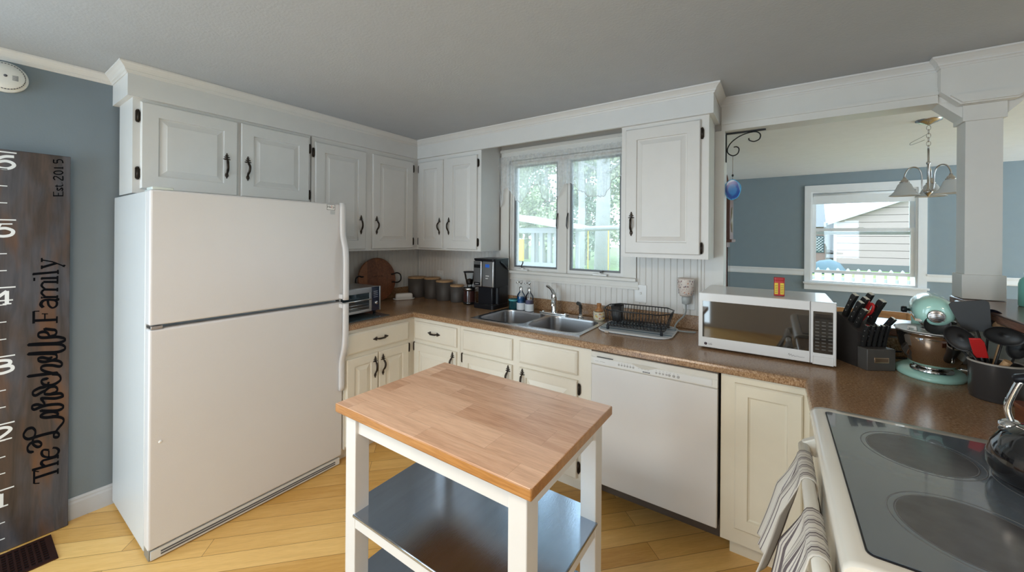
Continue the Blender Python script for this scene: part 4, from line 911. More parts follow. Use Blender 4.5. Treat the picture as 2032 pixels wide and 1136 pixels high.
def tin():
    x, y, z = .022, 2.42, 1.2155; t = thing('spice_tin', 'small red and yellow spice tin on top of the microwave', 'spice tin', (x, y, z)); 
    def P(a, b, c, d, k=.008): return rrect(x - a, x + a, y - b, y + b, k, 3)
    m = MB(); m.prism(P(.023, .015, 0, 0), z, z + .078, 'Z', .001); part('tin_body', m, REDL, t)
    m = MB(); m.prism(P(.0235, .0155, 0, 0), z + .078, z + .094, 'Z', .002); part('lid', m, mat('dark_red_lid', (.42, .01, .015), .35), t)
    for a, b in ((-.020, -.005), (.004, .020)): m = MB(); m.box(x + a, x + b, y - .0158, y - .0150, z + .008, z + .066); part('label_panel', m, YELL, t, label='yellow label panel')
    for a, b in ((-.018, -.007), (.006, .018)):
        for k in range(5): m = MB(); m.box(x + a, x + b, y - .0161, y - .0158, z + .016 + k * .009, z + .0185 + k * .009); part('print_line', m, mat('brown_print', (.25, .12, .02), .5), t)
tin()

# ============================================================ PENINSULA OBJECTS
def knife_block():
    # local frame: origin at base centre, -y faces the room
    loc = (.350, 2.462, Z); rz = R_(32); t = thing('knife_block', 'dark wooden knife block with grey front between microwave and mixer', 'knife block', loc, rz)
    M0 = Matrix.Translation(loc) @ Matrix.Rotation(rz, 4, 'Z')
    def q(X=None): return mbf(M0 @ X if X else M0)
    def P(n, m, mt, par, **k):
        o = finish(n, m, mt, par); o.data.transform(M0.inverted()); return o
    m = q(); m.prism([(-.045, .0), (.125, .0), (.125, .045), (.065, .21), (-.055, .155), (.005, .03), (-.045, .03)][0:2] + [(.125, .06), (.075, .235), (-.050, .165), (-.045, .09)], -.062, .062, 'X'); P('block', m, BLKW, t)
    m = q(); m.box(-.062, .062, -.100, -.046, .0, .098, .003); g = P('front_block', m, GREYW, t); g['label'] = 'grey painted lower front block'
    m = q(); m.box(-.032, .032, -.1015, -.0995, .036, .060, .001); P('badge', m, mat('brass_badge', (.45, .30, .20), .3, .9), g)
    m = q(); m.box(-.028, .028, -.1025, -.1012, .040, .056, .0005); P('badge_face', m, mat('copper_badge', (.20, .11, .07), .3, .7), g)
    # knives: every one a thing of its own
    tilt = R_(-27)
    def knife(x, y, z, L, wd, label, mt=BLACKM, steel=True, tl=tilt, grp=None, lean=0, kind='knife', nm='kitchen_knife'):
        K = M0 @ Matrix.Translation((x, y, z)) @ Matrix.Rotation(R_(lean), 4, 'Y') @ Matrix.Rotation(-tl, 4, 'X')
        o = bpy.data.objects.new(nm, None); COL.objects.link(o); o.matrix_basis = K; tag(o, label, kind, grp)
        mm = MB(); prof = [(0, -.4), (.08, -.42), (.3, -.36), (.6, -.40), (.85, -.52), (1, -.62), (1.0, .30), (.9, .46), (.6, .40), (.3, .42), (0, .44)]
        mm.prism([(b * wd, a * L) for a, b in prof], -wd * .30, wd * .30, 'X', .0018); h = finish('handle', mm, mt, o)
        if steel:
            mm = MB(); mm.box(-wd * .31, wd * .31, -.60 * wd, .32 * wd, L * 1.0, L + .0025, .0008); finish('pommel', mm, CHROME, h)
            for k in (.25, .5, .75):
                mm = MB(); mm.lathe([(.0028, -wd * .31), (.0028, wd * .31)], (0, 0, k * L), 8, 'X', True); mm.bm.verts.ensure_lookup_table(); finish('rivet', mm, CHROME, h)
        return o
    def top(x, f): return (x, -.050 + .125 * f, .165 + .07 * f)
    for x, f, L, wd, lab in ((-.045, .25, .10, .024, 'black-handled knife at front left of the knife block'), (-.043, .50, .115, .026, 'black-handled knife at middle left of the knife block'),
                             (-.041, .80, .125, .027, 'tallest black-handled knife at back left of the knife block'), (-.012, .62, .125, .027, 'black-handled knife in the block left of the red scissors'),
                             (.042, .45, .13, .030, 'widest black-handled knife in the block right of the red scissors'), (.036, .85, .125, .026, 'black-handled knife at back right of the knife block')):
        p = top(x, f); knife(p[0], p[1], p[2] + .0005, L, wd, lab)
    knife(.060, -.03, .16, .085, .024, 'short black-handled knife leaning out at the right of the block', lean=14)
    # scissors with red loops
    p = top(.016, .60); K = M0 @ Matrix.Translation((p[0], p[1], p[2])) @ Matrix.Rotation(-tilt, 4, 'X'); o = bpy.data.objects.new('kitchen_scissors', None); COL.objects.link(o); o.matrix_basis = K; tag(o, 'kitchen scissors with red handles in the middle of the knife block', 'scissors')
    for s_ in (-1, 1):
        mm = MB(); mm.tube(catmull([(0, s_ * .004, .0), (0, s_ * .010, .03), (0, s_ * .026, .06), (0, s_ * .024, .095), (0, s_ * .008, .10), (0, s_ * .005, .06), (0, s_ * .003, .03)], 4), .0055, 8); finish('handle', mm, RED, o)
    # steak knives in the front row
    def steak(i):
        return knife(-.046 + i * .023, -.056, .098, .105, .019, 'small black steak knife with steel end cap in the front row of the block', BLACKM, True, R_(-12), 'steak knives in the front of the block', nm='steak_knife')
    k0 = steak(0)
    for i in range(1, 5):
        c = copy_tree(k0); c.matrix_basis = M0 @ Matrix.Translation((-.046 + i * .023, -.056, .098)) @ Matrix.Rotation(R_(12), 4, 'X')
    names = ['leftmost', 'second from left', 'middle', 'fourth from left', 'rightmost']
    for c, n in zip([o for o in COL.objects if o.name.startswith('steak_knife')], names): c['label'] = n + ' small black steak knife in the front row of the knife block'
knife_block()

def mixer():
    loc = (.570, 2.445, Z); rz = R_(-8); M0 = Matrix.Translation(loc) @ Matrix.Rotation(rz, 4, 'Z'); t = thing('stand_mixer', 'mint green stand mixer with steel bowl beside the utensil crock', 'stand mixer', loc, rz)
    def q(): return mbf(M0)
    def P(n, m, mt, par, lab=None):
        o = finish(n, m, mt, par); o.data.transform(M0.inverted())
        if lab: o['label'] = lab
        return o
    # base: foot shaped slab, front at -y
    def foot(k, z):
        pts = []
        for i in range(40):
            a = 2 * pi * i / 40; w_ = .112 - .018 * max(0, sin(a)); pts.append((w_ * cos(a) * k, .165 * sin(a) * k + .02, z))
        return pts
    m = q(); m.rings([foot(.98, 0), foot(1, .006), foot(1, .014), foot(.94, .024), foot(.78, .032), foot(.6, .036)], True, True); b = P('base', m, MINT, t)
    m = q(); m.lathe([(.066, .034), (.066, .042), (.052, .046), (.0005, .046)], (0, -.055, 0), 32); P('bowl_plate', m, CHROME, b)
    m = q(); m.rings([[(.052 * cos(a) * k, .120 + .045 * sin(a) * k + dy, z) for a in [2 * pi * i / 24 for i in range(24)]] for k, dy, z in ((1.25, 0, .022), (1.0, 0, .06), (.92, 0, .14), (.98, -.005, .20), (1.0, -.01, .235))], True, True); P('pedestal', m, MINT, t)
    # head: motor housing, long axis y, blunt domed front
    hz = .293; prof = [(-.185, .022), (-.183, .040), (-.172, .056), (-.150, .066), (-.10, .070), (-.02, .071), (.06, .068), (.12, .060), (.155, .046), (.172, .026), (.176, .006)]
    m = q(); m.rings([[(r * .92 * cos(a), y, hz + r * (.95 if sin(a) > 0 else .82) * sin(a)) for a in [2 * pi * i / 32 for i in range(32)]] for y, r in prof], True, True); h = P('motor_head', m, MINT, t)
    m = q(); m.lathe([(.024, -.200), (.024, -.186), (.028, -.182)], (0, 0, hz - .008), 24, 'Y', True); m.lathe([(.0005, -.203), (.016, -.203), (.020, -.2005), (.023, -.200)], (0, 0, hz - .008), 24, 'Y'); P('attachment_hub', m, NICKEL, h)
    m = q(); 
    for a in range(5): m.box(-.022, .022, -.2045, -.2028, hz - .024 + a * .007, hz - .022 + a * .007)
    P('hub_ridges', m, DGREY, h)
    m = q(); m.lathe([(.012, .060), (.012, .085), (.016, .087), (.016, .10), (.012, .103)], (0, 0, 0), 16, 'X', True); m.bm.transform(M0 @ Matrix.Translation((.0, -.15, hz - .012)) @ M0.inverted()); P('hub_knob', m, BLACK, h)
    m = q(); m.lathe([(.011, -.092), (.014, -.086), (.014, -.074), (.006, -.072), (.006, -.06)], (0, 0, 0), 16, 'X', True); m.bm.transform(M0 @ Matrix.Translation((0, -.02, hz - .012)) @ M0.inverted()); P('speed_lever', m, BLACK, h)
    m = q(); m.rings([[(r * .925 * cos(a), y, hz - .035) if False else ((.0655 if abs(y) < .14 else .058) * s_, y, z_) for s_, z_ in ((1, hz - .038), (1, hz - .028), (-1, hz - .028), (-1, hz - .038))] for y, r in ((-.165, 1), (.14, 1))], True, True, False)
    P('trim_band', m, CHROME, h, 'chrome band around the head')
    m = q(); m.lathe([(.030, .175), (.030, .222), (.042, .240)], (0, -.075, 0), 24, cap=True); P('beater_hub', m, NICKEL, h)
    m = q(); m.lathe([(.030, .048), (.052, .052), (.075, .075), (.092, .105), (.104, .145), (.109, .185), (.109, .198), (.113, .200), (.113, .204), (.106, .203), (.104, .185), (.098, .145), (.086, .105), (.06, .07), (.0005, .056)], (0, -.075, 0), 48); bw = P('bowl', m, mat('polished_bowl_steel', (.60, .57, .54), .06, 1.0, var=.02), t, 'polished steel mixing bowl')
    m = q(); m.tube(catmull([(.080, -.150, .19), (.115, -.185, .185), (.130, -.195, .14), (.118, -.18, .085), (.070, -.14, .075)], 5), .006, 10, flat=1.6); P('bowl_handle', m, CHROME, bw)
    m = q(); m.lathe([(.034, .215), (.036, .207), (.111, .206), (.118, .209), (.118, .212), (.110, .210), (.036, .2115)], (0, -.075, 0), 48); s_ = P('pouring_shield', m, mat('translucent_shield', (.62, .60, .56), .35), t, 'pale plastic pouring shield on the bowl')
    m = q(); m.tube([(-.075, -.13, .210), (-.075, -.13, .224), (-.055, -.148, .224), (-.055, -.148, .210)], .004, 6, flat=1.8); P('shield_tab', m, mat('translucent_shield', (0, 0, 0)), s_)
    m = MB(); m.tube(catmull([(.61, 2.62, Z + .03), (.56, 2.66, Z + .012), (.50, 2.66, Z + .006), (.465, 2.63, Z + .016), (.475, 2.62, Z + .04), (.52, 2.64, Z + .045)], 6), .004, 8); P('power_cord', m, BLACK, t)
mixer()

def crock():
    x, y = .690, 2.215; t = thing('utensil_crock', 'dark glazed stoneware crock full of cooking utensils by the stove', 'crock', (x, y, Z))
    m = MB(); m.lathe([(.0005, Z), (.064, Z), (.067, Z + .004), (.066, Z + .012), (.069, Z + .016), (.0705, Z + .125), (.072, Z + .130), (.072, Z + .138)], (x, y, 0), 48); m.lathe([(.066, Z + .138), (.065, Z + .12), (.064, Z + .012), (.0005, Z + .011)], (x, y, 0), 48); part('vessel', m, CROCKM, t)
    m = MB(); m.lathe([(.0725, Z + .136), (.0725, Z + .140), (.069, Z + .1425), (.0655, Z + .140), (.0655, Z + .136)], (x, y, 0), 48); part('rim', m, mat('bare_clay_rim', (.40, .36, .31), .6), t, label='pale unglazed rim')
    view = Vector((-.285, -.958, 0)).normalized()     # utensils face the room
    def uten(name, label, cat, foot, head, shape, mt, hm=None, tw=0, r=.006):
        f0, h0 = Vector((x + foot[0], y + foot[1], Z + .013)), Vector(head)
        d = (h0 - f0).normalized(); n = (view - d * view.dot(d)).normalized(); n = Matrix.Rotation(R_(tw), 3, d) @ n; s_ = d.cross(n).normalized()
        X = Matrix(((s_.x, d.x, n.x, h0.x), (s_.y, d.y, n.y, h0.y), (s_.z, d.z, n.z, h0.z), (0, 0, 0, 1)))
        o = thing(name, label, cat, tuple(f0))
        L = (h0 - f0).length; m = mbf(X); kind = shape[0]
        if kind == 'turner':
            w_, h_ = shape[1:]; m.prism([(-w_ * .36, -h_ / 2), (w_ * .36, -h_ / 2), (w_ * .52, h_ * .30), (w_ * .53, h_ * .42), (w_ * .44, h_ / 2), (-w_ * .44, h_ / 2), (-w_ * .53, h_ * .42), (-w_ * .52, h_ * .30)], -.0018, .0018, 'Z', .001)
        elif kind == 'spoon':
            w_, h_ = shape[1:]; rs = []
            for k, dz in ((1, 0), (.92, -.008), (.7, -.015), (.35, -.019), (.02, -.020)): rs.append([(w_ / 2 * k * cos(a), h_ / 2 * k * sin(a), dz) for a in [2 * pi * i / 28 for i in range(28)]])
            for k, dz in ((.02, -.0175), (.35, -.0165), (.68, -.0125), (.9, -.006), (.96, .0005)): rs.append([(w_ / 2 * k * cos(a), h_ / 2 * k * sin(a), dz) for a in [2 * pi * i / 28 for i in range(28)]])
            rs.append(rs[0]); m.rings(rs, True, False)
        elif kind == 'slab':
            w_, h_ = shape[1:]; m.prism([(-w_ * .5, -h_ / 2), (w_ * .5, -h_ / 2), (w_ * .5, h_ * .3), (w_ * .3, h_ / 2), (-w_ * .5, h_ / 2)], -.004, .004, 'Z', .002)
        elif kind == 'disc':
            w_, h_ = shape[1:]; m.prism([(w_ / 2 * cos(2 * pi * i / 28), h_ / 2 * sin(2 * pi * i / 28)) for i in range(28)], -.005, .005, 'Z', .003)
        part('head', m, mt, o)
        m = mbf(X); hl = shape[2] * .45; m.tube([(0, -hl, 0), (0, -hl - .05, 0), (0, -L * .6, 0), (0, -L + .002, 0)], [r * .75, r * .8, r, r], 8, flat=.7); part('handle', m, hm or mt, o)
    uten('slotted_turner', 'broad black turner rising highest from the crock', 'spatula', (.010, .012), (.635, 2.235, 1.215), ('turner', .098, .118), BLACKM)
    uten('serving_spoon', 'black serving spoon leaning out at the far left of the crock', 'spoon', (.030, .020), (.548, 2.262, 1.165), ('spoon', .088, .075), BLACKM, tw=25)
    uten('serving_spoon', 'large black spoon just left of the turner in the crock', 'spoon', (.020, -.030), (.590, 2.190, 1.130), ('spoon', .080, .105), BLACKM, tw=-15)
    uten('serving_spoon', 'rounded black spoon leaning right out of the crock', 'spoon', (-.030, -.015), (.692, 2.165, 1.160), ('spoon', .100, .070), BLACKM, tw=10)
    uten('wooden_spoon', 'round-headed wooden spoon behind the black spoon in the crock', 'spoon', (-.020, .020), (.722, 2.262, 1.178), ('disc', .056, .05), SPOONW)
    uten('silicone_spatula', 'red silicone spatula in the crock', 'spatula', (.000, .040), (.635, 2.178, 1.105), ('slab', .036, .085), RED, BLACKM)
    uten('black_ladle', 'dark ladle behind the turner at the right of the crock', 'ladle', (-.036, .0), (.700, 2.305, 1.205), ('spoon', .078, .07), mat('navy_nylon', (.012, .013, .022), .35), tw=-20)
    uten('pasta_fork', 'black fork-shaped server low at the right of the crock', 'server', (-.010, -.040), (.735, 2.195, 1.120), ('spoon', .060, .09), BLACKM, tw=-30)
    m = MB(); m.tube([(.655, 2.235, Z + .013), (.704, 2.172, Z + .155)], [.011, .011], 12); single('rolling_stick', m, SPOONW, 'short turned wooden handle leaning inside the crock rim', 'utensil', (.67, 2.22, Z + .013))
crock()

def stove_top():
    x, y, z = .542, 1.430, .9345; t = thing('kettle', 'glossy black tea kettle with chrome handle bracket at the right edge', 'kettle', (x, y, z))
    m = MB(); m.lathe([(.0005, z), (.085, z), (.100, z + .010), (.109, z + .032), (.110, z + .055), (.102, z + .085), (.085, z + .112), (.060, z + .132), (.040, z + .139), (.0005, z + .140)], (x, y, 0), 56); part('body', m, BLKGLOSS, t)
    m = MB(); m.lathe([(.0415, z + .138), (.0415, z + .145), (.030, z + .152), (.0005, z + .155)], (x, y, 0), 32); m.lathe([(.006, z + .154), (.012, z + .166), (.011, z + .176), (.0005, z + .180)], (x, y, 0), 16); part('lid', m, BLKGLOSS, t)
    d = Vector((-.80, .60, 0)); px, py = x + d.x * .072, y + d.y * .072
    m = MB(); m.M = Matrix.Translation((px, py, z + .118)); m.rings([[(.020 * cos(a) * k, .020 * sin(a) * k, h) for a in [2 * pi * i / 16 for i in range(16)]] for k, h in ((1.2, -.010), (1.1, .008), (.5, .016))], True, True)
    m.M = Matrix(); m.tube(catmull([(px, py, z + .125), (px + d.x * .008, py + d.y * .008, z + .160), (px - d.x * .002, py - d.y * .002, z + .205), (px - d.x * .012, py - d.y * .012, z + .235)], 5), .006, 10, flat=1.8)
    sp = part('handle_bracket', m, CHROME, t)
    qx, qy = x - d.x * .072, y - d.y * .072
    m = MB(); m.tube(catmull([(qx, qy, z + .118), (qx - d.x * .006, qy - d.y * .006, z + .17), (qx + d.x * .008, qy + d.y * .008, z + .235)], 5), .006, 10, flat=1.8); part('handle_bracket', m, CHROME, t)
    m = MB(); a = Vector((px - d.x * .004, py - d.y * .004, z + .235)); b = Vector((qx + d.x * .004, qy + d.y * .004, z + .235)); m.tube(catmull([a, a.lerp(b, .2) + Vector((0, 0, .012)), a.lerp(b, .5) + Vector((0, 0, .018)), a.lerp(b, .8) + Vector((0, 0, .012)), b], 4), [.010] + [.012] * 15 + [.010], 12); part('grip', m, BLACK, t)
    m = MB(); x0, y0, z0 = .735, 1.915, Z + .0005; m.prism(rrect(.655, .782, 1.855, 1.985, .012), z0, z0 + .050, 'Z', .003); t = thing('wooden_salt_box', 'small dark red wooden box behind the kettle', 'box', (.72, 1.92, Z)); part('box', m, DARKW, t)
    m = MB(); m.prism(rrect(.652, .784, 1.852, 1.988, .014), z0 + .051, z0 + .068, 'Z', .004); part('lid', m, DARKW, t)
stove_top()

def towel(label, ya, yb, front_len, back_len, flare, shift, seed):
    """cloth draped over the oven handle (handle at x .085, z .800)"""
    nx, nu = 46, 34; rnd = random.Random(seed); m = MB(); bm = m.bm; uvl = bm.loops.layers.uv.new('UV'); hx, hz, r = .086, .800, .0195
    total = front_len + back_len + pi * r; V = []; UV = {}
    ph = rnd.uniform(0, 6)
    for i in range(nu + 1):
        s_ = i / nu; row = []
        for j in range(nx + 1):
            q = j / nx; d_ = q * total; y = ya + (yb - ya) * s_
            if d_ < front_len: k = (front_len - d_); x, z = hx - r, hz - k
            elif d_ < front_len + pi * r: a = (d_ - front_len) / r; x, z = hx - r * cos(a), hz + r * sin(a); k = 0
            else: k = d_ - front_len - pi * r; x, z = hx + r, hz - k
            g = min(1, k / .10)
            sgn = -1 if d_ < front_len else 0
            fold = sin(s_ * 13 + ph) * .55 + sin(s_ * 23 + 2 * ph) * .3
            if sgn: x += -.024 * g - flare * (k / front_len) ** 1.4 + .022 * g * fold; y += .018 * g * sin(s_ * 9 + ph) + shift * (k / front_len) ** 1.3; z += .018 * (k / front_len) * sin(s_ * 5 + ph)
            else: x += .002 * g * fold
            yc = (ya + yb) / 2; y = yc + (y - yc) * (1 + .12 * g * (1 if sgn else .2))
            row.append(bm.verts.new((x, y, z))); UV[row[-1]] = (s_, d_ * 3.0)
        V.append(row)
    for a, b in zip(V, V[1:]):
        for j in range(nx):
            f = bm.faces.new([a[j], a[j + 1], b[j + 1], b[j]]); f.smooth = True
            for lp in f.loops: lp[uvl].uv = UV[lp.vert]
    o = single('dish_towel', m, TOWEL, label, 'towel', (hx, (ya + yb) / 2, hz))
    md = o.modifiers.new('thickness', 'SOLIDIFY'); md.thickness = .003; md.offset = 0
    return o
towel('striped dish towel on the oven handle, farther one hanging beside the cream cabinet', 1.40, 1.575, .27, .20, .070, -.03, 2)
towel('striped dish towel on the oven handle, nearer one at the bottom edge', 1.07, 1.25, .30, .20, .05, -.02, 5)
def bottle():
    x, y, z = .905, 2.60, 1.2265; t = thing('water_bottle', 'teal water bottle with black cap on the bar at the right edge', 'bottle', (x, y, z))
    m = MB(); m.lathe([(.0005, z), (.032, z), (.035, z + .004), (.035, z + .095), (.031, z + .115), (.018, z + .130), (.018, z + .138), (.0005, z + .138)], (x, y, 0), 32); part('body', m, mat('teal_bottle', (.16, .42, .36), .3), t)
    m = MB(); m.lathe([(.0195, z + .136), (.0195, z + .145), (.0005, z + .145)], (x, y, 0), 24); part('collar', m, WHITEP, t); m = MB(); m.lathe([(.014, z + .1455), (.014, z + .176), (.011, z + .180), (.0005, z + .180)], (x, y, 0), 20); part('cap', m, BLACK, t)
bottle()

# ============================================================ LEFT WALL
def chart():
    xf = -3.0; t = thing('growth_chart_board', 'dark stained wooden growth chart ruler board leaning on the blue wall', 'growth chart', (-3.01, .2, 0))
    m = MB(); m.box(xf - .022, xf, .055, .350, .002, 1.905, .003); part('plank', m, CHARTW, t)
    WH = mat('white_paint_marking', (.75, .78, .80), .6, spec=.2); BK = mat('black_paint_lettering', (.004, .0045, .006), .9, spec=.05)
    zs = [1.892, 1.572, 1.252, .926, .607, .296]
    def tick(y1, z, h): m = MB(); m.box(xf, xf + .0008, .055, y1, z - h, z + h); part('tick_mark', m, WH, t)
    for i, z in enumerate(zs):
        tick(.178, z, .003)
        st = (zs[i] - zs[i + 1]) / 4 if i < 5 else .0775
        for k in range(1, 4):
            if z - k * st > .01: tick(.152, z - k * st, .0022)
    D = {'6': [[(.95, .97), (.55, .92), (.2, .65), (.08, .32), (.3, .04), (.7, .03), (.95, .28), (.85, .50), (.55, .58), (.2, .42)]],
         '5': [[(.9, .95), (.35, .93)], [(.35, .93), (.22, .55)], [(.22, .55), (.6, .62), (.92, .42), (.85, .12), (.5, .0), (.12, .08)]],
         '4': [[(.95, .27), (.03, .27)], [(.03, .27), (.68, .98)], [(.68, .98), (.68, .0)], [(.5, .0), (.88, .0)]],
         '3': [[(.1, .82), (.4, .98), (.8, .88), (.8, .62), (.4, .52)], [(.4, .52), (.88, .46), (.92, .15), (.5, .0), (.1, .1)]],
         '2': [[(.1, .75), (.3, .97), (.7, .95), (.88, .72), (.6, .4), (.08, .05)], [(.08, .04), (.95, .04)]],
         '1': [[(.2, .78), (.5, .98)], [(.5, .98), (.5, .0)], [(.2, .0), (.8, .0)]]}
    for n, z in zip('654321', zs):
        m = MB()
        for qi, st in enumerate(D[n]):
            pts = [(xf, .108 + .066 * a, z - .078 + .062 * b) for a, b in st]
            if len(pts) > 2: pts = catmull(pts, 5)
            vert = abs(pts[-1][1] - pts[0][1]) < abs(pts[-1][2] - pts[0][2]) or len(st) > 2
            m.ribbon(pts, .0125 if vert else .006, .0008 + .0003 * qi)
        part('numeral', m, WH, t)
    scr = [[(233, 434), (221, 443), (217, 462), (224, 478), (236, 482), (251, 478), (260, 462), (254, 452), (244, 457), (233, 476), (234, 497), (240, 518), (240, 538), (230, 554), (215, 553), (205, 533), (209, 515), (221, 504), (239, 505), (269, 506), (298, 504), (310, 499), (317, 484), (311, 474), (301, 481), (300, 493), (306, 503), (314, 517), (330, 541), (331, 558), (320, 572), (300, 582), (272, 589), (257, 601), (264, 610), (278, 614), (300, 607), (313, 592), (305, 584), (291, 587)], [(257, 629), (278, 620), (310, 610), (326, 614), (330, 625), (319, 638), (300, 645), (275, 649), (256, 647), (238, 642), (230, 653), (234, 663), (247, 663), (263, 651), (269, 656), (265, 671), (258, 688), (269, 687), (300, 675), (319, 674), (329, 678), (322, 692), (306, 697), (284, 701), (270, 709), (272, 724), (287, 737), (303, 733), (310, 719), (305, 705), (290, 701)], [(271, 724), (259, 719), (241, 710), (232, 721), (236, 734), (253, 743), (268, 743), (278, 749), (281, 761)], [(278, 782), (264, 781), (259, 771), (268, 754), (290, 745), (310, 752), (321, 767), (314, 790), (294, 800)], [(217, 811), (262, 807), (309, 802)], [(294, 804), (268, 822), (257, 839), (267, 850), (293, 844), (317, 832), (325, 844), (314, 860), (293, 869), (269, 868), (252, 877), (249, 889), (261, 892), (281, 881), (290, 886)], [(293, 869), (307, 878), (305, 895), (289, 904), (253, 912), (216, 920), (253, 917), (309, 907), (333, 916), (332, 932), (313, 946), (253, 958), (216, 965), (253, 962), (309, 953), (333, 961), (330, 973), (309, 984), (285, 987), (259, 991), (248, 1003), (251, 1016), (265, 1019), (277, 1010), (285, 993), (300, 995), (306, 1008), (301, 1020), (289, 1025), (267, 1033)]]
    m = MB()
    for st in scr:
        pts = [(xf, a / 1000, b / 1000) for a, b in st]; P_ = catmull(pts, 5) if len(pts) > 2 else [Vector(p) for p in pts]
        # heavier where the pen runs across the board, lighter along it
        N = Vector((1, 0, 0)); rs = []
        for i, p in enumerate(P_):
            tt = (P_[min(i + 1, len(P_) - 1)] - P_[max(i - 1, 0)]); tt = tt.normalized() if tt.length > 1e-9 else Vector((0, 0, 1)); b = N.cross(tt) * ((.0062 + .0085 * abs(tt.y) ** 1.5) / 2)
            th = .0005 + .0012 * i / len(P_) + .0002 * (scr.index(st) % 3); rs.append([p - b, p + b, p + b + N * th, p - b + N * th])
        m.rings(rs, True, True, False)
        for e in (P_[0], P_[-1]): m.prism([(e.y + .0045 * cos(k * pi / 5), e.z + .0045 * sin(k * pi / 5)) for k in range(10)], xf, xf + .00045, 'X')
    part('script_lettering', m, BK, t, label='flowing black script word')
    ser = [([(238, 339), (238, 277)], 6, 0), ([(238, 339), (253, 328)], 4, 0), ([(238, 277), (255, 270)], 4, 0), ([(240, 303), (313, 303)], 11, 0), ([(314, 314), (314, 287)], 5, 0), ([(233, 346), (313, 343)], 11, 0), ([(314, 354), (314, 331)], 5, 0), ([(234, 352), (234, 341)], 5, 0), ([(273, 343), (261, 363), (265, 377), (282, 376), (313, 375)], 9, 1), ([(314, 384), (314, 365)], 5, 0), ([(284, 419), (284, 386)], 4, 0), ([(284, 421), (267, 430), (261, 417), (267, 398), (284, 385), (303, 382), (314, 392), (316, 407), (308, 421), (296, 427)], 8, 1), ([(233, 1126), (233, 1066)], 7, 0), ([(233, 1126), (251, 1124)], 4, 0), ([(233, 1080), (307, 1072)], 11, 0), ([(268, 1076), (268, 1108)], 4, 0), ([(258, 1110), (278, 1106)], 4, 0), ([(307, 1055), (307, 1089)], 5, 0), ([(263, 1140), (255, 1156), (262, 1174), (280, 1177), (307, 1171), (308, 1180)], 10, 1), ([(277, 1175), (280, 1150), (292, 1134), (305, 1143), (306, 1162), (296, 1173)], 7, 1), ([(262, 1192), (308, 1187)], 10, 0), ([(308, 1196), (308, 1177)], 5, 0), ([(262, 1230), (308, 1224)], 10, 0), ([(308, 1234), (308, 1215)], 5, 0), ([(262, 1268), (308, 1263)], 10, 0), ([(308, 1273), (308, 1254)], 5, 0), ([(258, 1185), (258, 1195)], 5, 0), ([(268, 1194), (257, 1213), (263, 1229)], 7, 1), ([(268, 1231), (257, 1250), (263, 1267)], 7, 1), ([(256, 1286), (308, 1284)], 10, 0), ([(308, 1294), (308, 1273)], 5, 0), ([(257, 1290), (257, 1279)], 5, 0), ([(231, 1283), (237, 1283)], 14, 0), ([(230, 1309), (309, 1314)], 10, 0), ([(309, 1325), (310, 1303)], 5, 0), ([(231, 1312), (231, 1303)], 5, 0), ([(257, 1340), (305, 1359)], 10, 0), ([(257, 1377), (291, 1366), (320, 1348), (331, 1341)], 5, 1), ([(257, 1350), (257, 1332)], 5, 0), ([(257, 1387), (257, 1367)], 5, 0), ([(326, 1345), (333, 1342)], 10, 0), ([(293, 1699), (324, 1702)], 5, 0), ([(293, 1696), (293, 1720)], 2.5, 0), ([(309, 1700), (309, 1715)], 2.5, 0), ([(324, 1699), (324, 1725)], 2.5, 0), ([(306, 1741), (305, 1731), (310, 1729), (316, 1736), (320, 1742), (323, 1734), (320, 1727)], 4, 1), ([(298, 1749), (319, 1751), (323, 1759)], 4, 1), ([(304, 1742), (304, 1756)], 2.5, 0), ([(320, 1766), (322, 1767)], 5, 0), ([(298, 1779), (293, 1788), (296, 1797), (304, 1796), (314, 1787), (323, 1781), (323, 1803)], 4, 1), ([(293, 1816), (300, 1824), (316, 1827), (323, 1820), (316, 1811), (300, 1809), (293, 1816)], 4, 1), ([(294, 1840), (323, 1844)], 5, 0), ([(323, 1850), (323, 1838)], 2.5, 0), ([(293, 1882), (293, 1866), (304, 1867), (304, 1879), (312, 1885), (321, 1881), (323, 1868)], 4, 1)]
    for word in (ser[:11], ser[11:-13], ser[-13:]):
        m = MB()
        for si, (pts, w_, cv) in enumerate(word):
            P_ = [(xf, a / 1000, b / 1000) for a, b in pts]
            if cv: P_ = catmull(P_, 5)
            m.ribbon(P_, w_ * .00115, .0006 + .0002 * (si % 5))
        part('serif_lettering', m, BK, t, label='black serif lettering')
chart()
def smoke():
    y, z = .145, 2.258; t = thing('smoke_detector', 'round white smoke detector high on the blue wall', 'smoke detector', (WX, y, z)); W = mat('aged_white_plastic', (.74, .73, .69), .4)
    X = front(x=WX + .0005) @ Matrix.Translation((y, z, 0))
    m = mbf(X); m.lathe([(.072, 0), (.072, .012), (.066, .020)], n=48, cap=True); part('base', m, W, t)
    m = mbf(X); m.lathe([(.062, .020), (.062, .030), (.055, .038), (.030, .042), (.0005, .043)], n=48); c = part('cover', m, W, t)
    m = mbf(X)
    for i in range(40):
        a = 2 * pi * i / 40; m.M = X @ Matrix.Rotation(a, 4, 'Z'); m.box(.0585, .0615, -.003, .003, .030, .0345)
    part('vent_slots', m, DGREY, c)
    m = mbf(X)
    for i in range(6): m.box(.020, .038, -.004 + i * .0042 - .012, -.004 + i * .0042 - .010, .040, .0425)
    part('horn_grille', m, DGREY, c); m = mbf(X); m.lathe([(.006, .040), (.006, .044), (.0005, .045)], n=14); part('test_button', m, DGREY, c)
smoke()
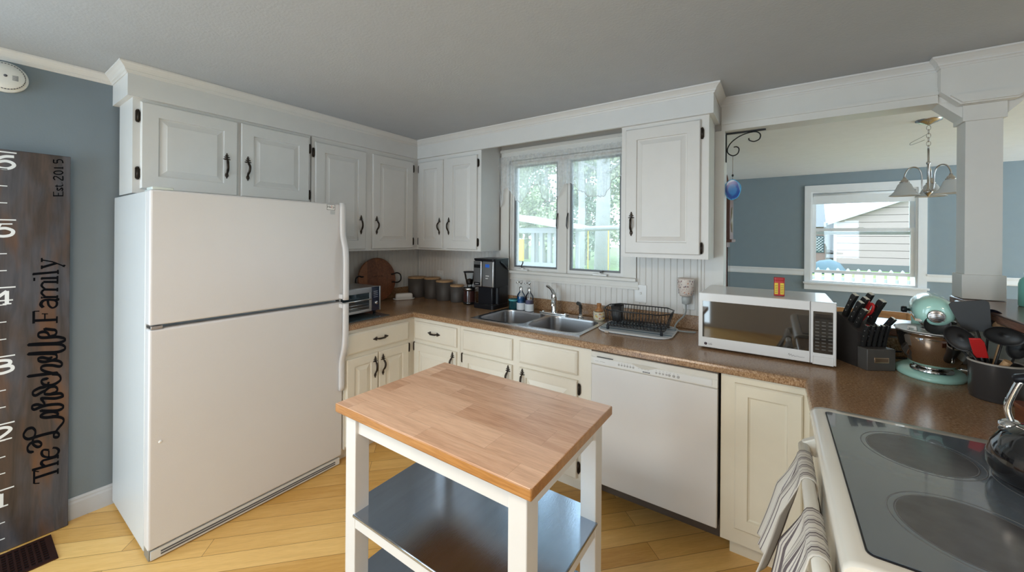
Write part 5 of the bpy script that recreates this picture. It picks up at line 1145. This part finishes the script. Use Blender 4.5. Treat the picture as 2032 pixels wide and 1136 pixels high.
def register():
    x0, x1, y0, y1 = -2.975, -2.735, -.02, .290; t = thing('floor_register', 'dark bronze floor vent below the growth chart board', 'floor vent', ((x0 + x1) / 2, .13, 0)); BR = mat('dark_bronze_register', (.07, .03, .025), .3, .7)
    m = MB(); z0, z1 = .0005, .006
    for q in ((x0, x0 + .022, y0, y1), (x1 - .022, x1, y0, y1), (x0 + .022, x1 - .022, y0, y0 + .022), (x0 + .022, x1 - .022, y1 - .022, y1)): m.box(*q, z0, z1)
    part('frame', m, BR, t)
    m = MB(); n = 9
    for i in range(1, n): x = x0 + .022 + (x1 - x0 - .044) * i / n; m.box(x - .003, x + .003, y0 + .022, y1 - .022, z0 + .001, z1 - .001)
    for i in range(1, 14): y = y0 + .022 + (y1 - y0 - .044) * i / 14; m.box(x0 + .022, x1 - .022, y - .003, y + .003, z0 + .001, z1 - .0005)
    part('grid', m, BR, t); m = MB(); m.box(x0 + .02, x1 - .02, y0 + .02, y1 - .02, .0003, .0012); part('damper', m, BLACK, t)
register()

# ============================================================ CURTAIN, BRACKET, ORNAMENT
def sheer():
    m = bpy.data.materials.new('sheer_lace_fabric'); m.use_nodes = True; nt = m.node_tree; nt.nodes.clear(); o = nt.nodes.new('ShaderNodeOutputMaterial')
    tr = nt.nodes.new('ShaderNodeBsdfTransparent'); tl = nt.nodes.new('ShaderNodeBsdfTranslucent'); df = nt.nodes.new('ShaderNodeBsdfDiffuse'); tl.inputs[0].default_value = (.93, .95, .97, 1); df.inputs[0].default_value = (.9, .92, .94, 1)
    a = nt.nodes.new('ShaderNodeMixShader'); a.inputs[0].default_value = .25; nt.links.new(tl.outputs[0], a.inputs[1]); nt.links.new(df.outputs[0], a.inputs[2])
    v = coords(nt, (1, 1, 1)); n = noise(nt, v, 32, 3, .6)
    mul = nt.nodes.new('ShaderNodeMath'); mul.operation = 'MULTIPLY_ADD'; nt.links.new(n, mul.inputs[0]); mul.inputs[1].default_value = .35; mul.inputs[2].default_value = .30
    b = nt.nodes.new('ShaderNodeMixShader'); nt.links.new(mul.outputs[0], b.inputs[0]); nt.links.new(tr.outputs[0], b.inputs[1]); nt.links.new(a.outputs[0], b.inputs[2]); nt.links.new(b.outputs[0], o.inputs[0]); return m
def curtain():
    y0, zr, X0, X1 = WY - .048, 2.125, -1.985, -.835; t = thing('curtain_valance', 'sheer white lace valance gathered on the rod over the sink window', 'curtain', ((X0 + X1) / 2, y0, zr))
    keys = [(0, .20), (.012, .36), (.03, .34), (.05, .21), (.09, .20), (.12, .24), (.16, .31), (.21, .33), (.25, .28), (.30, .19), (.34, .19), (.39, .30), (.42, .335), (.46, .33), (.50, .29), (.555, .20), (.60, .20), (.68, .27), (.74, .31), (.82, .315), (.86, .27), (.90, .19), (.94, .175), (.975, .20), (1, .27)]
    def drop(s_):
        for (a, b), (c, d) in zip(keys, keys[1:]):
            if s_ <= c: k = (s_ - a) / (c - a); k = k * k * (3 - 2 * k); return b + (d - b) * k
        return keys[-1][1]
    m = MB(); n = 300; V = []
    for i in range(n + 1):
        s_ = i / n; x = X0 + (X1 - X0) * s_; row = []; ruf = .007 * sin(s_ * 190) + .004 * sin(s_ * 83 + 1); D = drop(s_) + .004 * sin(s_ * 260)
        for k in range(-4, 17):
            if k < 0: z = zr + .012 + (-k) * .014; y = y0 - .012 + ruf * (-k) / 4
            elif k == 0: z = zr; y = y0 - .012
            else: z = zr - D * k / 16; y = y0 - .012 + ruf * min(1, k / 5) * 1.2 + .010 * sin(s_ * 38 + k * .12)
            row.append(m.v((x, y, z)))
        V.append(row)
    for a, b in zip(V, V[1:]):
        for k in range(len(a) - 1): m.f([a[k], b[k], b[k + 1], a[k + 1]], True)
    lace = sheer(); p = part('lace_panel', m, lace, t)
    m = MB(); e = [r[-1].co for r in V] if False else [(X0 + (X1 - X0) * i / n, y0 - .013 + .010 * sin(i / n * 38 + 1.9) + 1.2 * (.007 * sin(i / n * 190) + .004 * sin(i / n * 83 + 1)), zr - drop(i / n) - .004 * sin(i / n * 260)) for i in range(n + 1)]
    m.tube(e, .0022, 5); part('scalloped_hem', m, mat('white_hem_thread', (.80, .82, .84), .8), p)
    t = thing('curtain_rod', 'thin white curtain rod carrying the lace valance', 'curtain rod', ((X0 + X1) / 2, y0, zr))
    m = MB(); m.tube([(X0 - .012, y0, zr), (X1 + .004, y0, zr)], .0045, 10); part('rod', m, mat('pinkish_rod', (.60, .50, .46), .4), t)
    for x in (X0 - .006, X1 + .0): m = MB(); m.box(x - .006, x + .006, y0 - .004, WY - .019, zr - .006, zr + .006, .002); part('rod_bracket', m, WHITEP, t)
curtain()
def bracket():
    x0, y, zt = -.262, WY + .06, 2.182; t = thing('scroll_bracket', 'black wrought iron scroll bracket in the top left corner of the opening', 'bracket', (x0, y, zt)); IR = mat('wrought_iron', (.02, .02, .022), .5, .5)
    m = MB(); m.box(x0 + .002, x0 + .215, y - .010, y + .010, zt - .007, zt - .001); m.box(x0 + .0005, x0 + .006, y - .010, y + .010, zt - .185, zt - .006); part('plate', m, IR, t)
    def P_(l): return [(x0 + a, y, zt - b) for a, b in l]
    m = MB(); m.tube(catmull(P_([(.09, .100), (.088, .085), (.070, .078), (.055, .088), (.062, .112)] if False else [(.045, .092), (.062, .092), (.074, .108), (.066, .136), (.040, .146), (.014, .128), (.010, .100), (.030, .062), (.075, .028), (.125, .012), (.165, .012), (.186, .030), (.182, .058), (.155, .070), (.130, .060), (.126, .046)]), 6), .0035, 8); part('scroll', m, IR, t)
    t = thing('agate_sun_catcher', 'blue agate slice hanging on a string below the iron bracket', 'sun catcher', (x0 + .04, y, zt - .40))
    m = MB(); m.tube([(x0 + .040, y, zt - .150), (x0 + .040, y, zt - .27)], .0012, 6); part('string', m, mat('brown_string', (.25, .14, .09), .8), t)
    m = MB(); m.sphere((x0 + .040, y, zt - .272), .006, (1, 1, 1.5), 6); m.tube([(x0 + .040, y, zt - .28), (x0 + .040, y, zt - .305)], .001, 6); part('bead', m, BLACK, t)
    rnd = random.Random(4); m = MB(); n = 40; c = (x0 + .040, zt - .362); sh = [1 + .03 * sin(3 * 2 * pi * i / n + 1) + .02 * sin(5 * 2 * pi * i / n) for i in range(n)]
    def ring(k, w_): return [(c[0] + .042 * k * sh[i] * cos(2 * pi * i / n), y + w_, c[1] + .062 * k * sh[i] * sin(2 * pi * i / n)) for i in range(n)]
    m.rings([ring(1, -.003), ring(1, .003)], True, True, False)
    mm, nt, b = nodes('blue_agate'); b.inputs['Roughness'].default_value = .1; v = coords(nt, (1.45, 1, 1)); g = nt.nodes.new('ShaderNodeTexGradient'); g.gradient_type = 'SPHERICAL'; mp = nt.nodes.new('ShaderNodeMapping'); mp.inputs['Scale'].default_value = (15.5, 1, 15.5); mp.inputs['Location'].default_value = (0, 0, -.55)
    nz = noise(nt, v, 30, 4); ad = nt.nodes.new('ShaderNodeVectorMath'); ad.operation = 'ADD'; nt.links.new(v, mp.inputs[0]); nt.links.new(mp.outputs[0], g.inputs[0]); 
    wv = nt.nodes.new('ShaderNodeMath'); wv.operation = 'MULTIPLY_ADD'; nt.links.new(nz, wv.inputs[0]); wv.inputs[1].default_value = .5; nt.links.new(g.outputs[1], wv.inputs[2])
    c_ = ramp(nt, wv.outputs[0], [(.2, (.02, .20, .60)), (.32, (.30, .62, .85)), (.40, (.01, .12, .55)), (.62, (.0, .09, .50)), (.8, (.02, .30, .80))]); nt.links.new(c_, b.inputs['Base Color']); b.inputs['Transmission Weight'].default_value = .25; MATS['blue_agate'] = mm
    part('slice', m, mm, t); m = MB(); r_o = ring(1.02, 0); m.tube([Vector(p) for p in r_o], .0028, 6, closed=True); part('rim', m, mat('bright_blue_rim', (.03, .42, .85), .2), t)
bracket()

# ============================================================ DINING ROOM
def chandelier():
    cx, cy = .93, 4.05; t = thing('chandelier', 'brushed nickel chandelier with frosted bell shades in the dining room', 'chandelier', (cx, cy, CZ))
    m = MB(); m.lathe([(.072, CZ - .0005), (.070, CZ - .008), (.045, CZ - .020), (.020, CZ - .030), (.010, CZ - .036), (.0005, CZ - .038)], (cx, cy, 0), 32); part('canopy', m, NICKEL, t)
    z = CZ - .040
    for i in range(6):
        m = MB(); a = i * pi / 2; r = .011; o = [(cx + r * cos(k * pi / 8) * cos(a), cy + r * cos(k * pi / 8) * sin(a), z - .018 + .018 * sin(k * pi / 8)) for k in range(16)]
        m.tube(o, .0022, 6, closed=True); part('chain_link', m, NICKEL, t); z -= .029
    m = MB(); m.tube(catmull([(cx - .002, cy, CZ - .10), (cx - .04, cy - .01, CZ - .125), (cx - .09, cy - .01, CZ - .155), (cx - .10, cy - .01, CZ - .170), (cx - .085, cy - .01, CZ - .172), (cx - .02, cy, CZ - .145)], 5), .0018, 6); part('spare_wire', m, mat('grey_wire', (.3, .32, .33), .4), t)
    zt = z + .006; m = MB(); m.lathe([(.0005, zt), (.006, zt), (.006, 2.085), (.012, 2.08), (.012, 2.068), (.007, 2.062), (.007, 1.885), (.014, 1.878), (.014, 1.868), (.026, 1.866), (.026, 1.858), (.016, 1.845), (.006, 1.832), (.0005, 1.826)], (cx, cy, 0), 20); part('center_rod', m, NICKEL, t)
    frost = mat('frosted_glass', (.78, .79, .80), .5, Transmission_Weight=.35, var=.01)
    rt, tc_ = Vector((.975, -.224, 0)), Vector((-.224, -.975, 0))
    for th in (-66, 54, 174):
        d = rt * sin(R_(th)) + tc_ * cos(R_(th)); P = lambda r, z: Vector((cx, cy, z)) + d * r
        m = MB(); m.tube(catmull([P(.012, 1.868), P(.026, 1.874), P(.034, 1.90), P(.036, 1.98), P(.050, 2.030), P(.080, 2.048), P(.112, 2.034), P(.130, 1.995), P(.132, 1.968)], 5), .0048, 8); a = part('arm', m, NICKEL, t)
        c = P(.132, 0); m = MB(); m.lathe([(.0005, 1.975), (.009, 1.975), (.011, 1.962), (.020, 1.955), (.022, 1.942), (.028, 1.940), (.028, 1.934), (.0005, 1.934)], (c.x, c.y, 0), 20); part('socket', m, NICKEL, a)
        m = MB(); m.lathe([(.024, 1.934), (.036, 1.922), (.046, 1.895), (.056, 1.870), (.072, 1.850), (.086, 1.838), (.084, 1.8365), (.070, 1.848), (.054, 1.867), (.044, 1.893), (.034, 1.919), (.022, 1.931)], (c.x, c.y, 0), 36); part('shade', m, frost, a, label='frosted white glass bell shade')
chandelier()
def clock():
    t = thing('grandfather_clock', 'tall dark wood grandfather clock just beyond the opening', 'grandfather clock', (-.51, 4.55, 0)); x0, x1, y0, y1 = -.638, -.365, 4.36, 4.74
    m = MB(); m.box(x0, x1 + .02, y0 - .02, y1 + .02, 0, .50, .006); m.box(x0, x1 + .035, y0 - .03, y1 + .03, 0, .09, .004); m.prism([(x0, .50), (x1 + .02, .50), (x1 - .015, .56), (x0, .56)], y0, y1, 'Y'); part('plinth', m, CLOCKW, t)
    m = MB(); m.box(x0, x1 - .03, y0 + .03, y1 - .03, .55, 1.50, .004); part('trunk', m, CLOCKW, t)
    m = MB(); m.box(x0, x1, y0, y1, 1.49, 1.94, .004); m.box(x0, x1 + .02, y0 - .02, y1 + .02, 1.47, 1.50, .006); m.box(x0, x1 + .025, y0 - .025, y1 + .025, 1.92, 1.955, .006); h = part('hood', m, CLOCKW, t)
    m = MB(); m.prism([(y0, 1.955), (y0 + .06, 2.04), (y0 + .15, 2.05), (y0 + .17, 1.99), ((y0 + y1) / 2, 1.98), (y1 - .17, 1.99), (y1 - .15, 2.05), (y1 - .06, 2.04), (y1, 1.955)], x1 - .03, x1, 'X'); m.lathe([(.012, 1.955), (.02, 1.99), (.03, 2.04), (.016, 2.08), (.006, 2.13), (.0005, 2.15)], (x1 - .03, y0 + .02, 0), 12); part('pediment', m, CLOCKW, h)
    m = MB(); m.lathe([(.13, 0), (.13, .004), (.0005, .004)], (0, 0, 0), 32); m.bm.transform(Matrix.Translation((x1, 4.55, 1.70)) @ Matrix.Rotation(pi / 2, 4, 'Y')); part('dial', m, mat('aged_brass_dial', (.16, .12, .07), .4), h)
    m = MB(); m.box(x1 - .031, x1 - .02, y0 + .07, y1 - .07, .65, 1.42, .002); part('door', m, mat('dark_clock_glass', (.03, .018, .015), .08, coat=.7), t)
clock()
def chair():
    x0, x1, y = .40, .865, 4.20; t = thing('dining_chair', 'orange oak ladder-back dining chair beyond the pass-through ledge', 'chair', (.63, 4.40, 0))
    for x in (x0, x1): m = MB(); m.tube([(x, y + .03, 0), (x, y + .02, .45), (x, y - .01, .935)], [.018, .018, .015], 10); part('back_leg', m, CHAIRW, t)
    for x in (x0, x1): m = MB(); m.tube([(x, y + .43, 0), (x, y + .42, .44)], .018, 10); part('front_leg', m, CHAIRW, t)
    for z, w_ in ((.885, .055), (.76, .045), (.62, .045)):
        m = MB(); m.rings([[(x0 + (x1 - x0) * i / 8, y + .0 + .02 * sin(pi * i / 8) + e, zz) for e, zz in ((-.009, z), (.009, z), (.009, z + w_), (-.009, z + w_))] for i in range(9)], True, True, False); part('back_slat', m, CHAIRW, t)
    m = MB(); m.box(x0 - .015, x1 + .015, y - .005, y + .45, .44, .47, .008); part('seat', m, CHAIRW, t)
chair()

# ============================================================ OUTDOORS
def grass_mat():
    m, nt, b = nodes('lawn_grass'); b.inputs['Roughness'].default_value = .9; v = coords(nt); c = ramp(nt, noise(nt, v, .5, 6, .7), [(.35, (.10, .15, .04)), (.55, (.17, .26, .07)), (.7, (.27, .34, .12))]); nt.links.new(c, b.inputs['Base Color']); return m
m = MB(); m.box(-45, 45, 6.78, 70, -.5, -.32); struct('ground', m, grass_mat())
m = MB(); m.box(-45, -.79, 2.88, 6.78, -.5, -.33); struct('ground', m, MATS.get('x') or mat('patio_stone', (.35, .34, .32), .8))
SID = mat('cream_siding', (.31, .235, .215), .7); ROOF = mat('grey_shingle_roof', (.16, .16, .165), .8, bump=.4, bscale=20); OWHITE = mat('outdoor_white_paint', (.42, .42, .42), .5)
WEATH = mat('weathered_grey_wood', (.33, .33, .33), .8, var=.15, scale=6)
def garage():
    t = thing('neighbor_garage', 'cream sided gabled garage seen through the dining room window', 'garage', (6.0, 32.0, -.32)); y0, y1 = 30.0, 38.0; x0, xr, x1, zb, ze, zr = 3.0, 7.6, 12.2, .0, 2.5, 4.35
    m = MB(); m.prism([(x0, -.32), (x1, -.32), (x1, ze), (xr, zr), (x0, ze)], y0 + .05, y1, 'Y'); part('walls', m, mat('siding_shadow_gap', (.12, .10, .09), .8), t)
    m = MB(); z = .05
    def lim(zz): k = max(0, (zz - ze) / (zr - ze)); return x0 + (xr - x0) * k, x1 - (x1 - xr) * k
    while z < zr - .45:
        (a0, b0), (a1, b1) = lim(z), lim(z + .385); m.prism([(a0, z), (b0, z), (b1, z + .385), (a1, z + .385)], y0 - .005, y0 + .05, 'Y'); z += .41
    part('siding', m, SID, t)
    m = MB()
    for s_, xe in ((1, x0 - .35), (-1, x1 + .35)):
        ze2 = ze - .13
        m.prism([(xe, ze2), (xr, zr + .02), (xr, zr + .16), (xe, ze2 + .14)], y0 - .35, y1 + .3, 'Y')
    part('roof', m, ROOF, t)
    m = MB()
    for xe in (x0 - .36, x1 + .36): m.prism([(xe, ze - .14), (xr, zr + .0), (xr, zr + .17), (xe, ze + .03)], y0 - .40, y0 - .35, 'Y')
    part('rake_board', m, OWHITE, t); m = MB(); m.box(x0 - .06, x0 + .08, y0 - .03, y0 + .06, -.3, ze); part('corner_board', m, OWHITE, t); m = MB(); m.box(x0, x1, y0 - .02, y0 + .06, -.32, .05); part('foundation', m, mat('grey_concrete', (.10, .10, .10), .8), t)
    t = thing('garden_shed', 'pinkish shed wall with white lattice left of the garage', 'shed', (1.9, 31.5, -.32))
    m = MB(); m.box(.2, 2.60, 30.6, 33, -.32, 2.3); part('walls', m, mat('pink_shed_siding', (.20, .125, .105), .8), t); m = MB(); m.prism([(30.2, 2.25), (33.3, 2.25), (33.3, 4.2), (31.8, 3.9)], .0, 2.62, 'X'); part('roof', m, ROOF, t)
    m = MB()
    X0, X1, Z0, Z1 = 1.75, 2.5, .70, 1.65
    for i in range(-6, 12):
        for s_ in (1, -1):
            pts = []
            for k in range(41):
                x = X0 + (X1 - X0) * k / 40; z = Z0 + i * .17 + (x - X0 if s_ > 0 else X1 - x)
                if Z0 <= z <= Z1: pts.append((x, 30.55 - .02 * s_, z))
            if len(pts) > 3: m.tube([pts[0], pts[-1]], .022, 4)
    part('lattice', m, OWHITE, t); m = MB(); m.box(1.70, 2.55, 30.58, 30.6, .65, 1.7); part('lattice_backing', m, mat('dark_teal_shutter', (.02, .05, .055), .6), t)
    t = thing('upturned_boat', 'blue grey upturned boat on the neighbour\'s lawn', 'boat', (2.2, 26.0, -.32)); m = MB(); m.rings([[(2.42 + dx * .38, 26.0 + r * .55 * cos(a), -.31 + max(0, sin(a)) * r * .9) for a in [pi * i / 12 for i in range(13)]] for dx, r in ((-2.2, .45), (-1.2, .75), (0, .85), (1.0, .65), (1.6, .28), (1.8, .02))], True, True); part('hull', m, mat('blue_grey_hull', (.06, .105, .13), .5), t)
garage()
def fence():
    y = 10.9; t = thing('picket_fence', 'white picket fence outside the dining window', 'fence', (3.0, y, -.32))
    for i in range(34):
        x = -.2 + i * .168; m = MB(); m.prism([(x - .062, -.30), (x + .062, -.30), (x + .062, .80), (x + .035, .815), (x + .020, .86), (x, .88), (x - .020, .86), (x - .035, .815), (x - .062, .80)], y - .01, y + .01, 'Y'); part('picket', m, OWHITE, t)
    for z in (-.1, .60): m = MB(); m.box(-.3, 5.5, y + .011, y + .05, z, z + .08); part('rail', m, OWHITE, t)
    for x in (-.3, 2.6, 5.5): m = MB(); m.box(x - .05, x + .05, y + .05, y + .15, -.32, .95); part('post', m, OWHITE, t)
fence()
def swingset():
    t = thing('swing_set', 'weathered wooden swing set with yellow chains outside the sink window', 'swing set', (-4.2, 9.3, -.33)); c = Vector((-4.4, 8.9, 0)); d = Vector((.93, .36, 0))
    def P(u, z, w_=0): n = Vector((-d.y, d.x, 0)); q = c + d * u + n * w_; return (q.x, q.y, z)
    m = MB(); m.tube([P(-1.6, 1.66), P(3.6, 1.82)], .065, 4); part('top_beam', m, WEATH, t)
    for u in (-1.5, 3.5):
        for s_ in (-1, 1): m = MB(); m.tube([P(u, 1.68), P(u, -.32, s_ * .75)], .055, 4); part('leg', m, WEATH, t)
    for u in (.55, 1.05, 1.75, 2.25): m = MB(); m.tube([P(u, 1.68), P(u, .25)], .014, 6); part('swing_chain', m, mat('yellow_chain_sleeve', (.75, .55, .04), .5), t, label='yellow sleeved chain')
    for u in (.8, 2.0): m = MB(); X = P(u, .25); m.box(X[0] - .27, X[0] + .27, X[1] - .09, X[1] + .09, .23, .26); part('swing_seat', m, mat('yellow_plastic', (.75, .5, .04), .5), t)
    t = thing('play_fort', 'grey wooden play fort with yellow panel at the left of the sink window view', 'play fort', (-4.8, 8.5, -.33))
    for x, y in ((-5.45, 8.0), (-4.83, 8.0), (-4.60, 8.0), (-4.38, 8.0), (-4.22, 8.0), (-5.45, 9.2), (-4.22, 9.2)): m = MB(); m.box(x - .045, x + .045, y - .045, y + .045, -.33, 1.68); part('post', m, WEATH, t)
    for z in (.78, .1, 1.60): m = MB(); m.box(-5.5, -4.15, 7.90, 7.95, z, z + .12); part('rail', m, WEATH, t)
    m = MB(); m.prism([(-5.7, 2.0), (-4.0, 1.72), (-4.0, 1.80), (-5.7, 2.10)], 7.6, 9.5, 'Y'); part('roof', m, mat('pale_canopy', (.60, .61, .62), .6), t)
    m = MB(); m.box(-5.30, -5.02, 7.84, 7.89, .92, 1.45, .02); part('panel', m, mat('yellow_plastic', (0, 0, 0)), t); m = MB(); m.box(-5.4, -4.27, 8.05, 9.15, .35, .42); part('deck', m, WEATH, t)
swingset()
BARK = mat('grey_bark', (.36, .34, .33), .9, var=.3, scale=8, bump=.8, bscale=18)
LEAFS = [mat('washed_out_leaves_%s' % n, c, .8, var=.45, scale=2.5) for n, c in (('a', (.34, .38, .22)), ('b', (.42, .44, .27)), ('c', (.22, .27, .18)))]  # leaf colours paled to paint in the haze and glare of the bright view
def tree(x, y, h, r, kind, label, trunk=.2, grp='trees behind the yard', z0=-.33, low=.15, n=2200, sz=.17, ls=1.0):
    rnd = random.Random(int(x * 31 + y * 7)); t = thing('tree', label, 'tree', (x, y, z0), 0, grp)
    m = MB(); m.tube([(x, y, z0), (x + .05, y, z0 + h * .3), (x - .04, y + .03, z0 + h * .65), (x, y, z0 + h * .92)], [trunk * 1.25, trunk, trunk * .7, trunk * .2], 14)
    for k in range(9):
        a = rnd.uniform(0, 2 * pi); zz = z0 + h * rnd.uniform(.32, .8); L = r * rnd.uniform(.5, .95)
        m.tube([(x, y, zz), (x + L * .5 * cos(a), y + L * .5 * sin(a), zz + L * .25), (x + L * cos(a), y + L * sin(a), zz + L * .45)], [trunk * .28, trunk * .16, trunk * .05], 6)
    part('trunk', m, BARK, t); m = MB(); clumps = [(rnd.uniform(0, 2 * pi), rnd.uniform(.15, 1), rnd.uniform(low, 1)) for _ in range(38)]
    for i in range(n):
        a, q, hh = rnd.choice(clumps); env = sin(pi * (.12 + .82 * hh)) ** .6; R = r * q * env; cr = r * .30
        p = Vector((x + R * cos(a) + rnd.gauss(0, cr * .5), y + R * sin(a) + rnd.gauss(0, cr * .5), z0 + h * (.10 + .9 * hh) + rnd.gauss(0, cr * .45)))
        u = Vector((rnd.gauss(0, 1), rnd.gauss(0, 1), rnd.gauss(0, 1))).normalized() * sz * rnd.uniform(.5, 1.2); v = u.orthogonal().normalized() * sz * rnd.uniform(.4, .8) * ls
        m.f([m.v(p - u), m.v(p + v), m.v(p + u), m.v(p - v)])
    part('foliage', m, LEAFS[kind], t)
tree(-4.5, 11.6, 11, 3.0, 1, 'thick grey trunk tree standing close outside the right window pane', .21, 'yard trees', low=.45, n=900, sz=.09)
tree(-6.4, 14.2, 10, 2.4, 1, 'slimmer grey tree outside the left side of the right pane', .13, 'yard trees', low=.40, n=900, sz=.10)
for x, y, h, r, k, lb in [(-17.5, 20, 9, 2.0, 2, 'leftmost bushy tree of the front row behind the yard'), (-14.7, 21, 10, 2.1, 1, 'second tree from the left in the front row behind the yard'), (-12.5, 22.3, 9, 2.1, 0, 'third tree from the left in the front row behind the yard'),
        (-10.3, 23.3, 11, 2.2, 2, 'fourth tree from the left in the front row behind the yard'), (-8.0, 24.5, 10, 2.2, 1, 'rightmost tree of the front row behind the yard'), (-17.0, 27, 13, 3.0, 0, 'tallest leafy tree at the left of the back row'),
        (-12.4, 29, 14, 3.0, 2, 'tall dark tree in the middle of the back row'), (-8.2, 30.5, 13, 3.0, 0, 'tall tree at the right of the back row')]:
    tree(x, y, h, r, k, lb, .16, low=.02, n=5200 if y < 26 else 4200, sz=.12 if y < 26 else .17)
